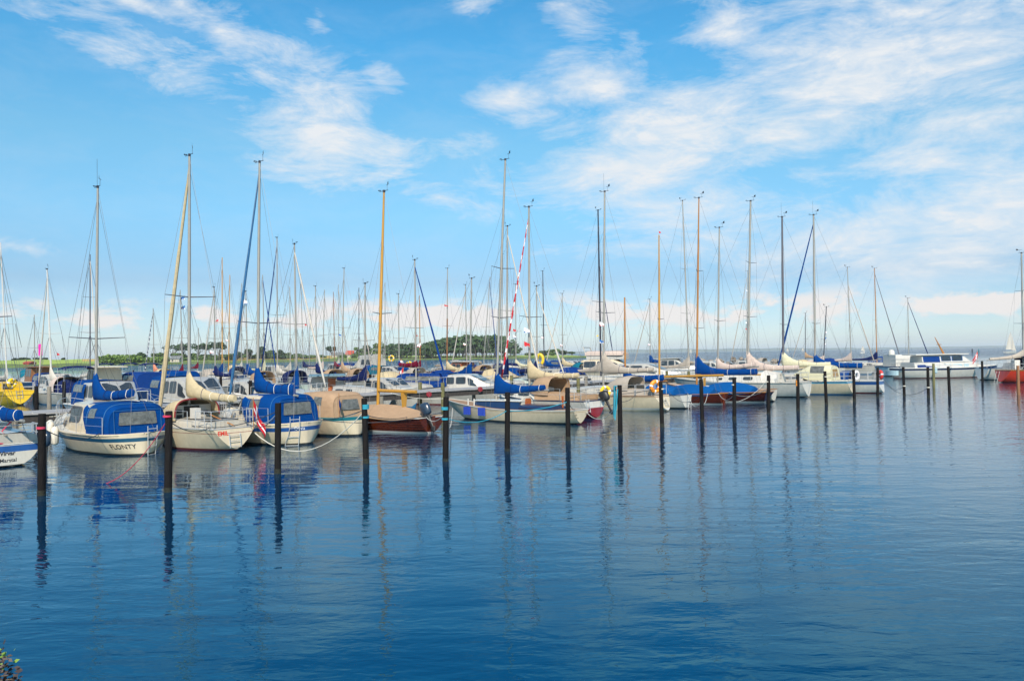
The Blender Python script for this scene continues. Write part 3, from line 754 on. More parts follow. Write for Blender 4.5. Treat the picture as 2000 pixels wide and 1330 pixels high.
def tree(px, ytop, wpx, kind, label, back=60, name='tree', grp='trees on the far shore', seed=0):
    g = shore_pt(px, back); g.z = land_z(px, back); rnd = random.Random(int(px * 7) + seed); hgt = at_depth(px, ytop, g.y).z - g.z; rad = wpx / 2 * g.y / F
    t = thing(name, label, 'bush' if kind == 'bush' else 'tree', g, 0, grp)
    m = {'pine': M_leafd, 'dark': M_leafd, 'bush': M_leaf if name == 'hedge_bush' else M_leafl}.get(kind, M_leaf); cb = MB(); tk = MB()
    if kind == 'bush':
        for k in range(6): leaves(cb, (rnd.uniform(-.6, .6) * rad, rnd.uniform(-.6, .6) * rad, hgt * rnd.uniform(.3, .6)), rad * .55, hgt * .38, 70, rnd, .55)
        tk.tube([(0, 0, 0), (.1, 0, hgt * .4)], .15, 5)
    elif kind == 'pine':                            # wind-shaped crowns on bare stems
        for k in range(7):
            c = (rnd.uniform(-.75, .75) * rad, rnd.uniform(-.5, .5) * rad, hgt * rnd.uniform(.66, .9)); leaves(cb, c, rad * rnd.uniform(.3, .5), hgt * .12, 55, rnd, .5)
            tk.tube([(rnd.uniform(-.3, .3), 0, hgt * .3), (c[0] * .5, c[1] * .5, hgt * .55), c], [.16, .12, .05], 5)
        tk.tube([(0, 0, 0), (.2, 0, hgt * .35), (.1, .1, hgt * .75)], [.3, .22, .1], 6)
    else:
        for k in range(9):
            c = (rnd.uniform(-.6, .6) * rad, rnd.uniform(-.6, .6) * rad, hgt * rnd.uniform(.35, .82)); leaves(cb, c, rad * rnd.uniform(.35, .55), hgt * rnd.uniform(.13, .2), 60, rnd, .6)
            tk.tube([(0, 0, hgt * .25), (c[0] * .6, c[1] * .6, c[2] * .85)], [.14, .04], 5)
        tk.tube([(0, 0, 0), (0, 0, hgt * .6)], [.28, .12], 6)
    cb.build('crown', m, t, False); tk.build('trunk', M_bark, t)
    return t
for i, (px, yt, w) in enumerate([(29, 700.5, 9), (40, 700, 7), (46, 699, 8), (56, 700.5, 7), (70, 699.5, 8), (78, 700.5, 7), (88, 700, 8), (123, 700, 6)]):
    tree(px, yt, w, 'dark', ['tiny round field tree at the far left of the skyline', 'second tiny tree from the left on the field skyline', 'third small tree on the green field skyline', 'small field tree just left of the leaning white mast', 'little tree on the field skyline beside a thin grey mast', 'little round tree right of that thin grey mast', 'small field tree left of the mast with the pink bag', 'lone tiny tree on the field ridge'][i], back=150, name='field_tree')
for i, (px, yt, w, lb) in enumerate([(200, 694, 24, 'low light green bush at the left end of the thicket'), (216, 690, 30, 'rounded light green bush in the shore thicket'), (236, 688.5, 34, 'tallest light green bush of the shore thicket'), (256, 691, 28, 'light green bush right of the tallest one'), (268, 695, 24, 'low bush at the right end of the thicket'), (292, 697, 26, 'low green bush before the dark round tree'), (312, 696, 28, 'green bush under the leaning beige jib')]):
    tree(px, yt, w, 'bush', lb, back=25, name='shore_bush', grp='bushes of the shore thicket')
for px, yt, w, k, lb in [(276, 687, 17, 'dark', 'dark round tree right of the shore thicket'), (303, 690, 22, 'round', 'green tree near the striped navy jib'), (318, 687, 20, 'round', 'green tree just left of the pine group'),
        (338, 671, 40, 'pine', 'wind-shaped pine at the left of the pine group'), (358, 670, 34, 'pine', 'flat-topped pine behind the tall mast with beige jib'), (388, 670.5, 40, 'pine', 'broad pine right of the tall mast with beige jib'), (412, 667, 34, 'pine', 'dark tall pine with a ragged crown'), (428, 668, 26, 'pine', 'dark pine behind the two golden masts'),
        (345, 689, 34, 'round', 'leafy tree under the pines, left one'), (372, 690, 34, 'round', 'leafy tree under the pines, middle one'), (405, 690, 36, 'round', 'leafy tree under the dark tall pine'), (440, 692, 34, 'round', 'leafy tree left of the light blue furled jib'), (462, 687, 26, 'dark', 'dark tree behind the light blue furled jib'), (486, 680, 15, 'dark', 'slender dark conifer on the shore'), (475, 691, 30, 'round', 'leafy tree beside the slender conifer'),
        (510, 675, 20, 'dark', 'tall dark tree behind the mast with blue jib'), (527, 684, 26, 'round', 'green rounded tree left of the golden field'), (545, 683, 20, 'dark', 'dark tree behind the crossing blue jibs'), (560, 688, 24, 'round', 'low tree along the golden field'), (580, 691, 30, 'round', 'low tree in the hedge over the golden field'), (648, 676, 18, 'pine', 'open pine standing left of the red roofed house'), (702, 677, 22, 'round', 'round green tree right of the red roofed house'), (716, 673, 26, 'dark', 'dark tree right of the red roofed house'),
        (734, 668, 30, 'round', 'broad tree left of the long golden mast'), (1034, 689, 22, 'dark', 'low dark tree at the right end of the wood'), (1062, 684.5, 17, 'dark', 'small dark tree beyond the yellow horseshoe buoy'), (1080, 682, 26, 'round', 'round spreading tree on the low spit'), (1100, 684, 20, 'dark', 'dark tree on the low spit right of the spreading one'), (1117, 687, 13, 'pine', 'last small pine at the tip of the low spit')]:
    tree(px, yt, w, k, lb, back=40 if 420 < px < 640 and k != 'round' else 55)
for i, (px, yt, w) in enumerate([(325, 697, 26), (356, 698, 26), (390, 697, 28), (420, 695, 26), (450, 694, 26), (497, 692, 24), (520, 692, 26), (538, 692, 24), (553, 692, 22), (572, 693, 22), (594, 693, 24), (612, 693.5, 24), (630, 693, 22), (670, 692, 20), (694, 690, 22), (708, 687, 24), (724, 685, 24)]):
    tree(px, yt, w, 'bush', 'hedge bush of the far shore ' + ['below the pines at their left end', 'under the flat-topped pine', 'under the broad pine', 'under the dark ragged pine', 'behind the two golden masts', 'beside the slender conifer', 'below the tall dark tree', 'left of the crossing blue jibs', 'behind the crossing blue jibs', 'at the start of the field hedge', 'in the middle of the field hedge', 'toward the grey farmhouse', 'just left of the grey farmhouse', 'between the two farmhouses', 'right of the red roofed house', 'below the round green tree', 'left of the long golden mast'][i], back=45, name='hedge_bush', grp='hedge bushes on the far shore')
rnd = random.Random(9); cb = MB()
for i in range(150):                                # the wood reads as one mass
    px = rnd.uniform(742, 1012); back = rnd.uniform(18, 75); g = shore_pt(px, back); g.z = land_z(px, back)
    yt = lerp_tab([(742, 676), (765, 670), (800, 669), (835, 668), (850, 663), (880, 656), (905, 652), (940, 650.5), (975, 652), (995, 660), (1012, 675)], px) + rnd.uniform(0, 7)
    H = at_depth(px, yt, g.y).z - g.z; rd = rnd.uniform(2.6, 4.6)
    for k in range(6):
        z = H * (.30 + .62 * (k + rnd.random() * .6) / 6); leaves(cb, (g.x + rnd.uniform(-2, 2), g.y + rnd.uniform(-2, 2), g.z + z), rd * (1.15 - .5 * z / H), H * .12, 24, rnd, .95)
    b = len(cb.m); cb.tube([(g.x, g.y, g.z), (g.x + .3, g.y, g.z + H * .6)], [.28, .12], 5)
    for q in range(b, len(cb.m)): cb.m[q] = 1
tag(cb.build('far_wood', [mat('wood_foliage', (.045, .095, .024), .85, var=.55, scale=.12), M_bark], None, False), 'dark green wood on the far shore behind the masts', kind='stuff')
def house(px, yt, wpx, hwall, label, mw, mr, back=70):
    g = shore_pt(px, back); g.z = land_z(px, back); w = wpx * g.y / F; H = at_depth(px, yt, g.y).z - g.z; hw = H * hwall
    t = thing('house', label, 'house', g, 0, 'houses on the far shore')
    wl = MB().box((-w / 2, -3, -1.5), (w / 2, 3, hw)).build('wall', mw, t, False); MB().box((-w * .3, -3.06, hw * .3), (-w * .18, -2.99, hw * .75)).build('window', M_glass, wl, False)
    MB().loft([[(x, -3.5, hw - .1), (x, 0, H), (x, 3.5, hw - .1)] for x in (-w / 2 - .4, w / 2 + .4)]).build('roof', mr, t, False)
M_tile = mat('red_roof_tiles', (.38, .06, .035), .8); M_slate = mat('grey_roof', (.16, .17, .17), .8)
house(660, 688, 22, .45, 'grey roofed farmhouse on the far shore', M_offw, M_slate); house(684, 684.5, 14, .4, 'small red roofed house on the far shore', M_offw, M_tile); house(58, 705.5, 12, .5, 'low red-brown barn in the green field', M_tile, M_tile, 30); house(345, 695, 18, .5, 'low thatched cottage below the pines', M_offw, M_slate, 30)

# ------------------------------------------------------------------ jetties and posts
def jetty(n0, n1, u0, u1, ztop, label, pile=4.2, grp='timber jetties', over=()):
    c = un(u0, (n0 + n1) / 2); t = thing('jetty', label, 'jetty', (c.x, c.y, 0), R(45), grp); Lj = u1 - u0; w = (n1 - n0) / 2
    mb = MB(); k = int(Lj / .6); rnd = random.Random(int(n0))
    for i in range(k): mb.box((Lj * i / k, -w - .05, ztop - .06), (Lj * (i + 1) / k - .012, w + .05, ztop + rnd.uniform(-.008, .008)))
    mb.build('deck', M_plank, t, False)
    for y in (-w + .02, w - .12): MB().box((0, y, ztop - .36), (Lj, y + .10, ztop - .063)).build('beam', M_beam, t, False)
    i = 0; x = 1.0
    while x < Lj:
        for y in (-w - .02, w + .02):
            top = ztop + (.45 if (i % 3 == 1) else -.12); r = .11
            MB().loft([[(x + r * math.cos(a), y + r * math.sin(a), z) for a in [2 * math.pi * q / 8 for q in range(8)]] for z in (-1.0, .3, top - .01, top)]).build('pile', M_oldw if i % 2 else M_mossw, t)
        x += pile; i += 1
    return t
jetty(34.6, 36.6, -14, 58, 1.2, 'long grey plank jetty the front row of boats lies bow-on to')
jetty(74, 76, -30, 60, 1.1, 'second plank jetty behind the first channel', 6); jetty(110, 112, -40, 62, 1.1, 'third plank jetty far across the harbour', 8)
POSTS = [(82, 808, 'black mooring post wound with a red line at the left'), (330, 803, 'black mooring post between the FLONTY and EMIL sterns'), (543, 787, 'black mooring post in front of the Olivia hull'), (711, 778, 'blue-banded black mooring post before the tan canopied boat'),
    (871, 775, 'black mooring post beside the clinker boat outboard'), (991, 766, 'black mooring post before the blue boom cover'), (1108, 757, 'black mooring post before the long white folkboat stern'), (1210, 752, 'black mooring post with a coil of blue rope on top'), (1290, 745, 'black mooring post left of the orange lifebuoy'),
    (1369, 740, 'black mooring post before the lighter wooden boat'), (1434, 738, 'black mooring post before the dark mahogany boat'), (1501, 733, 'black mooring post at the dark mahogany stern'), (1558, 730, 'black mooring post with an orange band'), (1611, 725, 'black mooring post before the light blue striped hull'),
    (1667, 722, 'black mooring post by the striped boat transom'), (1714, 718, 'black mooring post before the navy striped stern'), (1764, 716.5, 'black mooring post with a weathered timber top'), (1812, 717.5, 'lone black mooring post left of the two before the cruiser'), (1852, 716, 'black mooring post in front of the blue and white cruiser hull')]
POST = []
M_weed = mat('tide_line_weed', (.018, .020, .012), .9, var=.6, scale=14, bump=.02)
rnd = random.Random(5)
def post(p, zt, r, m, label, grp, lean=(0, 0), name='mooring_post'):
    n = 12; mb = MB()
    zs = [(-1.6, 1.0), (.02, 1.0), (.25, 1.02), (zt * .6, .98), (zt - .03, .95), (zt, .86)]
    rings = [[(lean[0] * z + r * k * (1 + .04 * math.sin(3 * a + z)) * math.cos(a), lean[1] * z + r * k * math.sin(a), z) for a in [2 * math.pi * q / n for q in range(n)]] for z, k in zs]
    o = mb.loft(rings).build(name, m, None, True, 50); o.location = (p.x, p.y, 0); return tag(o, label, 'mooring post', grp)
def band(o, z, r, m, name='band', h=.06, turns=1):
    mb = MB()
    for k in range(turns): mb.loft([[(r * math.cos(a), r * math.sin(a), z + k * h + zz) for a in [2 * math.pi * q / 14 for q in range(14)]] for zz in (0, h * .45, h * .9)])
    return mb.build(name, m, o)
for px, yt, lb in POSTS:
    p = at(px, yt, 1.94); r = .090
    ln = (rnd.uniform(-.022, .022), rnd.uniform(-.02, .02)); p2 = Vector((p.x - ln[0] * 1.9, p.y - ln[1] * 1.9, 0))
    o = post(p2, 1.94, r, M_post, lb, 'black mooring posts along the front row', ln); POST.append(p)
    band(o, .0, r + .006, M_weed, 'tide_band', .06 + .02 * math.sin(px), 2)
    if px == 82: band(o, 1.58, r + .012, M_rred, 'rope_band')
    if px == 330: band(o, 1.80, r + .012, M_rred, 'rope_band', .05)
    if px == 711: band(o, 1.62, r + .02, M_rblue, 'rope_band', .035, 4); band(o, 1.35, r + .015, M_rblue, 'rope_band', .03, 2)
    if px == 871: band(o, 1.55, r + .02, M_rblue, 'rope_band', .03, 3); band(o, 1.25, r + .015, M_rblue, 'rope_band', .03, 2)
    if px == 991: band(o, 1.66, r + .01, M_rwhite, 'rope_band', .06)
    if px == 1558: band(o, 1.30, r + .008, mat('orange_paint', (.75, .25, .02), .6), 'painted_band', .16, 2)
    if px in (1290, 1501, 1611, 1667, 1434): band(o, 1.60, r + .012, M_rwhite, 'rope_band', .05)
    if px in (1764, 1812): band(o, .62, r + .014, M_rwhite, 'rope_band', .06)
    if px == 1210:
        mb = MB()
        for k in range(5):
            a = 2.2 + k * .3; c = Vector((math.cos(a) * (r + .02), math.sin(a) * (r + .02), 1.88)); q = Vector((math.cos(a) * (r + .16), math.sin(a) * (r + .16), 1.1 - .1 * k))
            mb.tube([c, c + Vector((math.cos(a) * .1, math.sin(a) * .1, .03)), q, q + Vector((.04, -.03, -.1)), c + Vector((.03, -.02, -.1))], .02, 5)
        mb.build('rope_coil', M_rblue, o)
for px, yt, m, lb in [(71, 754, M_post, 'black post standing behind the jetty by the yellow boat'), (125, 745, M_post, 'black post in front of the white motorboat with navy cover'), (236, 742, M_post, 'black post by the cream wheelhouse'), (260, 723, M_post, 'dark post behind the cream wheelhouse boat'), (431, 736, M_post, 'dark post behind the beige boom cover'), (489, 743, M_post, 'short black post left of the tall blue boom cover'),
        (672, 729, M_post, 'dark post left of the tan canopy in the second row'), (723, 731, M_post, 'black post by the red flag left of the long golden mast'), (868, 722, M_post, 'dark post behind the motorboat windscreen'), (874, 728, M_post, 'black post right of the motorboat windscreen'), (999, 733, M_mossw, 'green-stained post below the navy sail cover'), (1129, 735, M_mossw, 'mossy green post between the two sprayhoods'), (96, 755, M_oldw, 'short weathered post behind the yellow boat'),
        (1823, 710, M_mossw, 'mossy yellow-green post before the blue and white cruiser'), (1918, 705, M_post, 'tall black post at the bow of the cruiser'), (1988, 714, M_brown, 'brown post in front of the red hulled boat')]:
    p = at(px, yt, 1.94); post(p, 1.94, .10, m, lb, 'posts of the second row')

# ------------------------------------------------------------------ front row of boats (bows to the jetty)
FR = 'boats moored in the front row'
def st(px, py): return at(px, py, 0)

# --- motor sailer with the name FLONTY and its neighbour Olivia share one design
def motorsailer(label, pos, rz, L, B, stripe, cnv, hullm, name='motor_sailer', fs=.72, fb=1.15, can=(0.5, 2.15), sails=True, tall=1.0, ladder=(-.75,), roofm=None):
    b = Boat(name, label, pos, rz, L, B, fs, fb, fm=fs * .98, ws=.80, es=.46, round_stern=True, ks=-.12, bowp=2.6, bow0=.8, group=FR, cat='motor sailer')
    b.hull(hullm, stripes=[(.62, .82, stripe)]); b.deck(); b.rail(hullm, .03, 'gunwale')
    hb = B / 2 - .34; z0 = b.dz(L * .5) - .05; k = L / 7.2
    # low forward trunk, then the wheelhouse
    b.house([(4.3 * k, hb - .05, hb - .2, z0, z0 + .52), (5.2 * k, hb - .2, hb - .34, z0, z0 + .48), (6.0 * k, .32, .22, z0 + .1, z0 + .32)], roofm or hullm, 'forward_cabin', .1, .06)
    b.side_windows([(4.55 * k, 4.9 * k, .3, .85), (5.1 * k, 5.4 * k, .3, .85)], rad=.45, frame=M_dgrey)
    b.house([(2.2 * k, hb + .05, hb - .12, z0, z0 + 1.0 * tall), (3.75 * k, hb + .02, hb - .14, z0, z0 + 1.02 * tall), (4.5 * k, hb - .08, hb - .22, z0, z0 + .50)], hullm, 'wheelhouse', .08, .05)
    b.side_windows([(2.95 * k, 3.95 * k, .40, .94, -.1)], rad=.18, frame=M_dgrey)
    a, c = 3.80 * k, 4.45 * k; za, zc = z0 + .97 * tall, z0 + .56; w = hb - .2
    for y0, y1 in ((.06, w), (-w, -.06)):
        b.quad_window([(c, y0, zc + .055), (c, y1, zc + .055), (a, y1 * .97, za + .06), (a, y0 * .97, za + .06)], M_glass, rad=.12, name='windscreen')
    # cockpit tent
    zt = z0 + 1.03 * tall
    secs = [(can[0], hb * .92, z0 - .02, zt - .12, .10), (can[0] + .25, hb, z0 - .02, zt, .06), ((can[0] + can[1]) / 2, hb + .03, z0, zt + .05), (can[1], hb + .03, z0, zt + .02), (can[1] + .35, hb + .0, z0 + .5, zt + .035)]
    b.canopy(secs, cnv, 'cockpit_tent', py=.42, pz=.5)
    b.canopy_window(2, .15, 2, .85, 16, 42); b.canopy_window(2, .15, 2, .85, 138, 164)
    x = can[0] - .02
    def R_(y, f): z = secs[0][2] + (secs[0][3] - secs[0][2]) * f; return (x + .10 * (z - secs[0][2]) - .012, y, z)
    w = hb * .62
    b.quad_window([R_(w, .38), R_(-w, .38), R_(-w * .93, .84), R_(w * .93, .84)], M_vinyl, b.can_o, .06)
    pm = MB()                                        # stitched seams of the tent
    for yy in (w * 1.22, -w * 1.22): pm.tube([R_(yy, .04), R_(yy, .9)], .008, 4)
    pm.tube([R_(w * 1.22, .9), R_(-w * 1.22, .9)], .008, 4)
    for sec in (secs[1], secs[3]): pm.tube([Boat.archp(sec, R(6 + 168 * i / 20), .42, .5) * 1.0 + Vector((0, 0, .006)) for i in range(21)], .012, 4)
    pm.build('seam', M_cdull, b.can_o)
    b.pulpit(.62, 1.2, r=.011); b.lifelines(.7, L - 1.4, 4, r=.004)
    for y in ladder: b.ladder(y, .34)
    return b
F1 = motorsailer('cream motor sailer FLONTY with navy stripe and blue cockpit tent', st(283, 889), R(138), 7.2, 2.75, mat('petrol_stripe', (.012, .07, .13), .3), M_cblue, M_cream, ladder=(-.42,))
F1.mast(187, 191, 368, M_alu, .052, z0=1.6, spreaders=((.30, .98),), top=2); F1.rig(.96); F1.cover(722, 783, 258, 768, M_cblue, .17, .30, .16, seed=1)
F1.side_text('FLONTY', .66, .25, .22, M_txtk, bold=.002)
fender(F1, 5.4, .36, 1, 'white fender at the bow shoulder of the FLONTY hull', r=.12, h=.66); fender(F1, 3.9, .22, 1, 'white fender amidships on the FLONTY hull', r=.12, h=.66)

F3 = motorsailer('cream motor sailer Olivia with navy stripe and blue cockpit tent', st(600, 868), R(143), len_to(st(600, 868), R(143), 444), 2.75, M_blue, M_cblue, M_cream, fs=.80, fb=1.2, tall=1.02, ladder=(.35,))
F3.mast(503, 507, 319, M_alu, .055, z0=1.6, spreaders=((.32, 1.0),), top=1); F3.cover(712, 766, 574, 762, M_cblue, .18, .30, .22, seed=2); F3.jib(M_cdull, .965, .072, turns=0); F3.rig(.965, jibbed=True)
F3.side_text('Olivia', .30, .56, .18, M_txtw)

# --- EMIL
F2 = Boat('sloop', 'cream sloop EMIL with beige sprayhood and red flag on its stern', st(462, 880), R(141), len_to(st(462, 880), R(141), 309), 2.45, .78, 1.12, .80, ws=.66, es=.62, rake=.12, ks=.06, bowp=2.4, bow0=.74, group=FR)
F2.hull(M_cream, M_antir, stripes=[(.76, .785, M_dred)])
F2.deck(M_offw); F2.rail(M_steel, .018, 'toe_rail')
F2.house([(3.0, .80, .66, .78, 1.22), (4.6, .68, .52, .80, 1.2), (5.6, .34, .22, .92, 1.08)], M_offw, 'coachroof'); F2.side_windows([(3.3, 3.75, .35, .8), (4.0, 4.4, .35, .8)], rad=.3, frame=M_blue)
cbt = F2.house([(.5, .72, .74, .6, .98), (3.0, .80, .82, .62, 1.02)], M_offw, 'cockpit_coaming')
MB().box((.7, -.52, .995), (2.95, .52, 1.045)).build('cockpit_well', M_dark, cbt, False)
MB().box((2.96, -.78, .9), (3.0, .78, 1.5)).build('companion_bulkhead', M_offw, F2.root, False)
MB().slab([(2.95, -.30, 1.0), (2.95, .30, 1.0), (2.95, .30, 1.46), (2.95, -.30, 1.46)][::-1], (-.012, 0, 0)).build('companionway', M_dark, F2.root, False)
for yy, zz in ((.48, 1.28), (.48, 1.1), (-.55, 1.2)): MB().slab([(2.95, yy - .1, zz - .06), (2.95, yy + .1, zz - .06), (2.95, yy + .1, zz + .06), (2.95, yy - .1, zz + .06)][::-1], (-.02, 0, 0)).build('instrument', M_glass, F2.root, False)
MB().box((2.1, .12, 1.05), (2.45, .34, 1.42)).build('white_towel', M_wht, F2.root, False)
F2.canopy([(2.55, .86, .98, 1.72, .0), (2.75, .88, .98, 1.74), (3.3, .86, 1.0, 1.66), (3.9, .72, 1.14, 1.30), (4.05, .66, 1.17, 1.22)], M_cbeige, 'sprayhood', close_rear=False, py=.5, pz=.6)
F2.canopy_window(2, .2, 2, .9, 100, 140); F2.canopy_window(2, .2, 2, .9, 40, 80)
MB().tube([Boat.archp((2.54, .87, .98, 1.73, 0), R(3 + 174 * i / 24), .5, .6) for i in range(25)], .03, 5).build('red_piping', M_dred, F2.can_o)
F2.mast(369, 370, 306, M_alu, .058, spreaders=((.47, 1.0),), top=1); F2.cover(722, 776, 459, 779, M_cbeige, .16, .5, .13, seed=3); F2.jib(M_cbeige, .955, .105, x=F2.L * .99, z=1.0); F2.rig(.955, jibbed=True)
F2.pulpit(.6, 1.1); F2.pulpit(.6, 0, True); F2.lifelines(1.3, 6.3, 5); F2.ladder(-.16, .42, .62, .12, 3)
F2.stern_text('EMIL', .45, .56, .20, M_txtr, bold=.006); F2.flag((-.08, -.62, .70), 1.0, .50, 'dk', droop=.95, ang=R(-80), sh=1.05)
MB().tube([(.1, 0, .85), (1.5, .1, 1.2)], .022, 6).build('tiller', M_wood, F2.root)

# --- small boat at the far left: Virvar, Marstal
F0 = Boat('sloop', 'white sloop Virvar of Marstal with blue stripe cut by the frame', st(24, 912), R(143), 6.6, 2.35, .68, .98, .68, ws=.78, es=.40, rake=.16, ks=.02, group=FR)
F0.hull(M_offw, stripes=[(.62, .93, M_blue)]); F0.deck(M_white); F0.rail(M_white, .02, 'gunwale')
F0.house([(1.9, .82, .72, .66, 1.22), (3.2, .80, .66, .66, 1.3), (4.6, .5, .36, .74, 1.0)], M_offw, 'cabin'); F0.side_windows([(2.3, 2.9, .3, .8), (3.1, 3.7, .3, .8)])
F0.quad_window([(1.87, -.12, .78), (1.87, .60, .78), (1.87, .56, 1.16), (1.87, -.10, 1.16)][::-1], M_vinyl, rad=.06, name='companion_window')
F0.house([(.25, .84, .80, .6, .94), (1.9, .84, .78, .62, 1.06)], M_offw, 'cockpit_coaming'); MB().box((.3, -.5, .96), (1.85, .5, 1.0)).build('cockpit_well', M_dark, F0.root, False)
F0.mast(-30, -24, 380, M_alu, .05, spreaders=((.5, .7),)); F0.cover(735, 818, 40, 812, M_cblue, .17, .55, .16, seed=4); F0.rig(.95)
F0.stern_text('Virvar', .10, .36, .17, M_txtk, .15, .005); F0.stern_text('Marstal', .10, .16, .16, M_txtk, .1, .002)
F0.outboard(-.85, .62, x=-.12); F0.pulpit(.55, 0, True)
MB().tube([(.1, .1, .95), (1.6, .35, 1.15)], .025, 6).build('tiller', M_oldw, F0.root)
mb = MB(); mb.tube(sag(F0.loc(at_depth(33, 813, F0.W(1.2, 0, 0).y)), (.9, .05, .9), -.03, 8), .02, 5); mb.tube([(.9, .05, .9), (.5, .4, .78), (.3, .5, .75), (.15, .2, .72), (.1, .55, .72)], .02, 5); mb.build('mainsheet', M_rred, F0.root)
fender(F0, .5, .08, 1, 'big white fender at the left frame edge on the Virvar hull', r=.17, h=.72)

# --- tan canopied boat
F4 = Boat('cabin_boat', 'cream cabin boat with teal stripe and tan cockpit tent', st(700, 851), R(139), 6.4, 2.4, .74, 1.1, .74, ws=.80, es=.45, round_stern=True, ks=-.1, group=FR, cat='cabin boat')
F4.hull(M_cream, stripes=[(.84, 1.0, M_teal)]); F4.deck(M_teal); F4.rail(M_teal, .03, 'gunwale')
F4.house([(2.5, .88, .78, .72, 1.66), (3.6, .86, .76, .74, 1.7), (4.3, .78, .66, .78, 1.3), (5.4, .42, .3, .86, 1.14)], M_offw, 'cabin', .1, .05); F4.side_windows([(2.8, 3.5, .45, .9), (4.4, 4.9, .3, .8)])
F4.canopy([(.45, .84, .7, 1.62, .16), (.7, .90, .7, 1.74, .10), (1.8, .92, .72, 1.78), (2.9, .92, .74, 1.72)], M_ctan, 'cockpit_tent', py=.40, pz=.5)
F4.canopy_window(1, .45, 1, .95, 14, 40); F4.canopy_window(1, .45, 1, .95, 140, 166)
F4.quad_window([(.46, .45, 1.05), (.46, -.45, 1.05), (.53, -.38, 1.46), (.53, .38, 1.46)], M_vinyl, F4.can_o, .06)
for yy in (.66, -.66): MB().tube([(.47, yy, .75), (.57, yy * .95, 1.5)], .02, 5).build('seam', M_ctan, F4.can_o)
F4.flag((.25, .75, .8), .55, .40, M_cblue, droop=1.0, ang=R(160), sh=.9)

# --- clinker boat with tan tarpaulin
F5 = Boat('clinker_boat', 'varnished clinker boat under a tan tarpaulin with an outboard', st(842, 846), R(141), 6.0, 2.15, .66, .98, .62, ws=.72, es=.62, rake=-.10, ks=-.05, bowp=2.2, group=FR, cat='wooden boat')
F5.hull(M_mahog, M_antir, M_wht)
mb = MB()
for f in (.22, .4, .58, .76):
    for sd in (1, -1): mb.tube([F5.hp(t, .07 + f * (F5.sheer(t) - .07), sd) for t in [i / 18 * .97 for i in range(19)]], .014, 4)
mb.build('plank_lap', M_mahog, F5.root); F5.rail(M_wht, .02, 'rubbing_strake')
# tent-shaped tarpaulin over a ridge
rings = []
for i in range(15):
    x = .15 + 5.5 * i / 14; h = F5.hb(x) * 1.03 + .02; z = F5.dz(x) + .03; q = i / 14; rz_ = z + .06 + .40 * math.sin(math.pi * min(1, q * 1.15)) ** .8
    s_ = .05 * math.sin(i * 2.6); rings.append([(x, h, z - .05 - abs(s_)), (x, h, z), (x, h * .6, z + (rz_ - z) * .34 + s_), (x, 0, rz_), (x, -h * .6, z + (rz_ - z) * .34 - s_), (x, -h, z), (x, -h, z - .1)])
MB().loft(rings, 0, False, True, True).build('tarpaulin', M_ctan, F5.root, angle=20)
F5.mast(737, 750, 376, M_gold, .07, z0=.6, spreaders=((.455, .55),), top=1, taper=.6); F5.rig(.8)
mb = MB(); zc = F5.W(2.2, 0, 0); bz = at_depth(790, 763, zc.y).z
MB().tube([(F5.mx - .1, 0, bz), (.85, 0, bz - .02)], .075, 8).build('boom', M_gold, F5.root)
MB().slab([(1.55, .16, bz - .06), (1.55, -.16, bz - .06), (1.55, -.06, .7), (1.55, .06, .7)], (.06, 0, 0)).build('boom_crutch', M_gold, F5.root)
F5.outboard(.40, .78, x=-.10, tilt=.5, sc=1.15); MB().box((-.16, -.10, .1), (-.10, .16, .72)).build('rudder', M_mahog, F5.root, False)

# --- long white folkboat
F6 = Boat('folkboat', 'long white folkboat with blue boom cover and navy cabin side', st(1134, 829), R(140), 8.6, 2.15, .66, .98, .60, ws=.56, es=.62, rake=-.04, ks=.06, bowp=1.7, bow0=.66, group=FR)
F6.hull(M_cream, M_anti, stripes=[(.82, .85, M_teak)]); F6.deck(M_teak); F6.rail(M_wht, .018, 'toe_rail')
F6.house([(3.1, .60, .56, .60, .98), (4.6, .62, .54, .62, .96), (6.1, .38, .32, .72, .92)], M_navy, 'cabin', .05, .04); MB().loft([F6.ringh((x, w, w, z, z + .035), .01, .03) for x, w, z in ((3.0, .6, .97), (4.6, .58, .955), (6.2, .36, .91))]).build('cabin_roof', M_white, F6.root)
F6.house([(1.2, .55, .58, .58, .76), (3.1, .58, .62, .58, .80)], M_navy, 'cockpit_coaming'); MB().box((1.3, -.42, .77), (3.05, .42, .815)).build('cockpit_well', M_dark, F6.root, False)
mb = MB(); mb.loft([[(3.02, .44, .62), (3.02, .44, 1.02), (3.02, .25, 1.16), (3.02, -.25, 1.16), (3.02, -.44, 1.02), (3.02, -.44, .62)], [(3.12, .44, .62), (3.12, .44, 1.02), (3.12, .25, 1.16), (3.12, -.25, 1.16), (3.12, -.44, 1.02), (3.12, -.44, .62)]]); bk = mb.build('companion_bulkhead', M_offw, F6.root, False)
MB().slab([(3.01, .22, .66), (3.01, -.22, .66), (3.01, -.22, 1.04), (3.01, -.14, 1.10), (3.01, .14, 1.10), (3.01, .22, 1.04)], (-.02, 0, 0)).build('companion_hatch', M_hatch, bk, False)
F6.mast(968, 987, 314, M_alu, .060, spreaders=((.56, .85), (.36, .75)), top=1); F6.cover(726, 771, 1064, 757, M_cblue, .17, .55, .13, seed=6); F6.rig(.82)
MB().slab([(.95, .05, 1.25), (.95, -.05, 1.25), (.95, -.02, .72), (.95, .02, .72)], (.05, 0, 0)).build('boom_crutch', M_hatch, F6.root)
